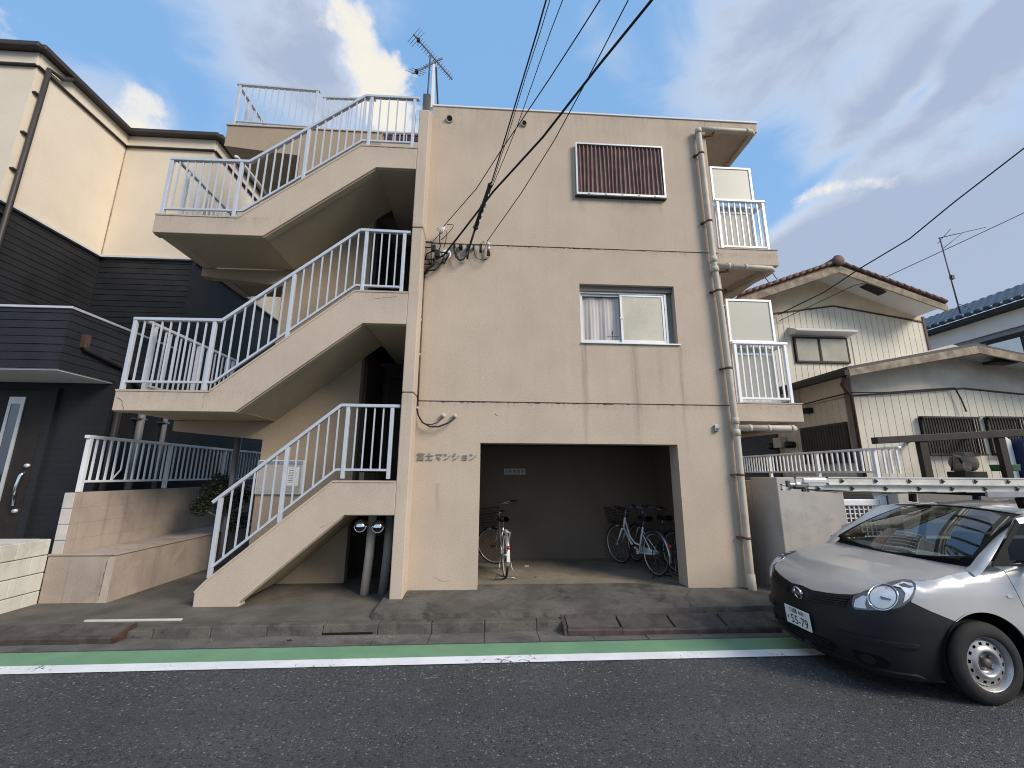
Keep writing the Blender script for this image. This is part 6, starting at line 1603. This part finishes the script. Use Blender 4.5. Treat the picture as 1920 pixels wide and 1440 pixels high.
# inside
part('dashboard', MB().prism([(1.06, .90), (1.10, .965), (1.55, .99), (1.62, .93), (1.60, .6), (1.06, .6)], CY0-.66, CY0+.66).box(0,0,0,0,0,0) if False else MB().add([W(Vector((x, y, z))) for y in (-.66, .66) for x, z in ((1.08,.90),(1.16,.965),(1.55,.985),(1.62,.93),(1.60,.6),(1.06,.6))],
     [[0,1,2,3,4,5], [11,10,9,8,7,6]]+[[i, i+6, (i+1) % 6+6, (i+1) % 6] for i in range(6)]), darktrim_m, car, bevel=.015)
part('dash_paper', MB().add([W(Vector((x, y, .992))) for x, y in ((1.30,-.15),(1.30,.16),(1.48,.2),(1.48,-.12))], [(0,1,2,3)]).add([W(Vector((x, y, .998))) for x, y in ((1.32,.05),(1.36,.28),(1.46,.26),(1.44,.06))], [(0,1,2,3)]), paper_m, car)
for y in (-.36, .36):
    s_ = part('seat', MB().box(CX0+1.85, CX0+2.35, CY0+y-.24, CY0+y+.24, .45, .62).add([W(Vector((x, y+k, z))) for k in (-.23, .23) for x, z in ((2.25,.6),(2.40,1.12),(2.52,1.12),(2.40,.6))], [[0,1,2,3],[7,6,5,4]]+[[i, i+4, (i+1) % 4+4, (i+1) % 4] for i in range(4)]), seat_m, car, bevel=.05)
    part('headrest', MB().box(CX0+2.42, CX0+2.54, CY0+y-.13, CY0+y+.13, 1.14, 1.31), seat_m, s_, bevel=.045)
part('steering_wheel', MB().tube([W(Vector((1.72+.07*math.sin(a)*.5, -.36+.18*math.cos(a), .96+.16*math.sin(a)))) for a in [i*2*PI/24 for i in range(25)]], .014, 8, caps=False).bar(W(Vector((1.72,-.36,.96))), W(Vector((1.58,-.36,.88))), .05, .05), darktrim_m, car)
part('inner_mirror', MB().box(CX0+1.74, CX0+1.77, CY0-.11, CY0+.11, 1.30, 1.36).bar(W(Vector((1.75,0,1.36))), W(Vector((1.80,0,1.43))), .02, .02), darktrim_m, car, bevel=.01)
part('sun_visor', MB().box(CX0+1.80, CX0+1.97, CY0+.10, CY0+.50, 1.385, 1.40), M('visor', (.38,.24,.12), .8), car)
part('cabin_floor', MB().box(CX0+1.1, CX0+4.1, CY0-.68, CY0+.68, .30, .36).box(CX0+3.9, CX0+4.1, CY0-.66, CY0+.66, .361, 1.0), darktrim_m, car)
part('underbody', MB().box(CX0+.25, CX0+4.1, CY0-.60, CY0+.60, .17, .29).box(CX0+.35, CX0+1.05, CY0-.52, CY0+.52, .291, .80), darktrim_m, car)
for x0_ in (AC[0], RX0):
    for sg in (-1, 1):
        P = [[Vector((CX0+x0_+(AR+.012)*math.cos(a), CY0+sg*yy, .305+(AR+.012)*math.sin(a))) for yy in (.838, .58)] for a in [-.35+(PI+.7)*k/18 for k in range(19)]]
        part('wheel_arch', MB().grid(P).add([Vector((CX0+x0_+(AR+.012)*math.cos(a), CY0+sg*.58, .305+(AR+.012)*math.sin(a))) for a in [-.35+(PI+.7)*k/18 for k in range(19)]], [list(range(19))]), darktrim_m, car)
# wheels
hubm = M('worn_hub', (.12,.10,.09), .6, .4, .3, 20)
def car_wheel(x, sg):
    yo = CY0+sg*.825; c = (CX0+x, yo, .300); k = -sg
    def lat(prof, n=40): return MB().lathe([(r, k*h) for r, h in prof], c, 'y', n)
    w_ = part('wheel', lat([(.193,.0),(.186,.006),(.180,.03),(.172,.045),(.168,.10),(.168,.17)]), wheelsteel_m, car)
    part('tyre', lat([(.190,.004),(.198,-.008),(.225,-.012),(.262,-.006),(.284,.010),(.292,.022),(.2975,.030),(.298,.055),(.293,.058),(.293,.064),(.298,.067),(.298,.10),(.298,.15),(.285,.165),(.19,.165)], 56), tyre_m, w_)
    part('rim_disc', lat([(.170,.050),(.166,.040),(.156,.030)]), wheelsteel_m, w_)
    ring = MB(); n = 14
    for i in range(n):
        for a0, a1, hole in ((i/n, (i+.58)/n, 0), ((i+.58)/n, (i+1)/n, 1)):
            a0 *= 2*PI; a1 *= 2*PI
            P = lambda r, h, a: (c[0]+r*math.cos(a), c[1]+k*h, c[2]+r*math.sin(a))
            if not hole:
                for j in range(3): ring.add([P(.156,.030,a0+(a1-a0)*j/3), P(.156,.030,a0+(a1-a0)*(j+1)/3), P(.122,.022,a0+(a1-a0)*(j+1)/3), P(.122,.022,a0+(a1-a0)*j/3)], [(0,1,2,3)], True)
            else:
                for r0, r1, h0, h1 in ((.156,.149,.030,.0283), (.130,.122,.0238,.022)): ring.add([P(r0,h0,a0), P(r0,h0,a1), P(r1,h1,a1), P(r1,h1,a0)], [(0,1,2,3)], True)
    part('rim_ring', ring, wheelsteel_m, w_, fix=False)
    part('rim_centre', lat([(.122,.022),(.112,.014),(.098,.006),(.088,.008),(.078,.022),(.072,.040),(.062,.044),(.035,.044)]), wheelsteel_m, w_)
    part('brake_drum', lat([(.150,.06),(.0,.06)]), darktrim_m, w_)
    part('hub', lat([(.036,.046),(.034,.018),(.028,.010),(0,.010)], 20), hubm, w_)
    for i in range(4):
        a = PI/4+i*PI/2; part('wheel_nut', MB().lathe([(.013,.046*k),(.013,.026*k),(.008,.020*k),(0,.020*k)], (c[0]+.055*math.cos(a), c[1], c[2]+.055*math.sin(a)), 'y', 6), hubm, w_)
for x in (AC[0], RX0):
    for sg in (-1, 1): car_wheel(x, sg)
# roof rack
for x in (1.95, 2.75, 3.6):
    rk = part('roof_rack', MB().bar(W(Vector((x, -.56, 1.565))), W(Vector((x, .56, 1.565))), .05, .035), darktrim_m, car, bevel=.004)
    for y in (-.52, .52): part('rack_foot', MB().bar(W(Vector((x, y, 1.47-.02))), W(Vector((x, y*.97, 1.548))), .05, .06), darktrim_m, rk, bevel=.008)
part('rack_panel', MB().box(CX0+1.55, CX0+2.45, CY0-.575, CY0-.555, 1.555, 1.605), steel_m, car)
# the ladder on the rack
ld = thing('ladder', 'long grey aluminium extension ladder lying on the roof rack of the silver car', 'ladder', (5.5, CY0, 1.6))
ladder_m = M('ladder_aluminium', (0.62, 0.60, 0.55), .45, .35, .12, 6, .05, 60, .5, grime=((.25,.22,.18), 5, .5))
LX0, LX1 = 3.19, 7.6
for k, (y0, y1, z0, z1, x0_) in enumerate(((CY0-.40, CY0+.02, 1.655, 1.725, 3.20), (CY0-.37, CY0-.01, 1.590, 1.650, 3.02))):
    rl_ = []
    for y in (y0, y1):
        mb = MB().box(x0_, LX1, y-.012, y+.012, z0, z1).box(x0_, LX1, y-.02, y+.02, z1-.010, z1+.001).box(x0_, LX1, y-.02, y+.02, z0-.001, z0+.010)
        rl_.append(part('side_rail', mb, ladder_m, ld))
    x = x0_+.13-(.04*k)
    while x < LX1-.1:
        rg_ = part('rung', MB().tube([(x, y0-.018, (z0+z1)/2), (x, y1+.018, (z0+z1)/2)], .016, 8), steel_m, ld)
        part('rung_end', MB().prism([(x-.014, (z0+z1)/2+.022), (x+.022, (z0+z1)/2+.0), (x-.010, (z0+z1)/2-.022)], y0-.024, y0-.0185), black_m, ld)
        x += .335
hk = MB().box(2.96, 3.24, CY0-.41, CY0-.385, 1.665, 1.715).box(2.90, 3.02, CY0-.39, CY0-.36, 1.64, 1.675).box(2.84, 2.90, CY0-.385, CY0-.365, 1.645, 1.668)
part('end_hook', hk, alum_m, ld, bevel=.01)
part('end_cap', MB().box(2.815, 2.84, CY0-.39, CY0-.36, 1.63, 1.69), M('purple_cap', (.10,.08,.12), .6), ld)
part('rubber_foot', MB().box(2.88, 2.98, CY0-.395, CY0-.36, 1.612, 1.640).box(2.95, 2.99, CY0-.395, CY0-.37, 1.59, 1.612), black_m, ld, bevel=.008)
rp = MB()
for dz, ex in ((.0, 1.3), (-.012, 1.6), (-.02, 1.05)):
    rp.tube([(2.98, CY0-.392, 1.612), (2.98+ex*.3, CY0-.40, 1.600+dz), (2.98+ex*.65, CY0-.40, 1.585+dz), (2.98+ex, CY0-.39, 1.592)], .003, 5)
part('rope', rp, black_m, ld)
# ------------------------------------------------------------------ tidy
for o in list(bpy.data.objects):
    if '_world' in o.keys(): del o['_world']
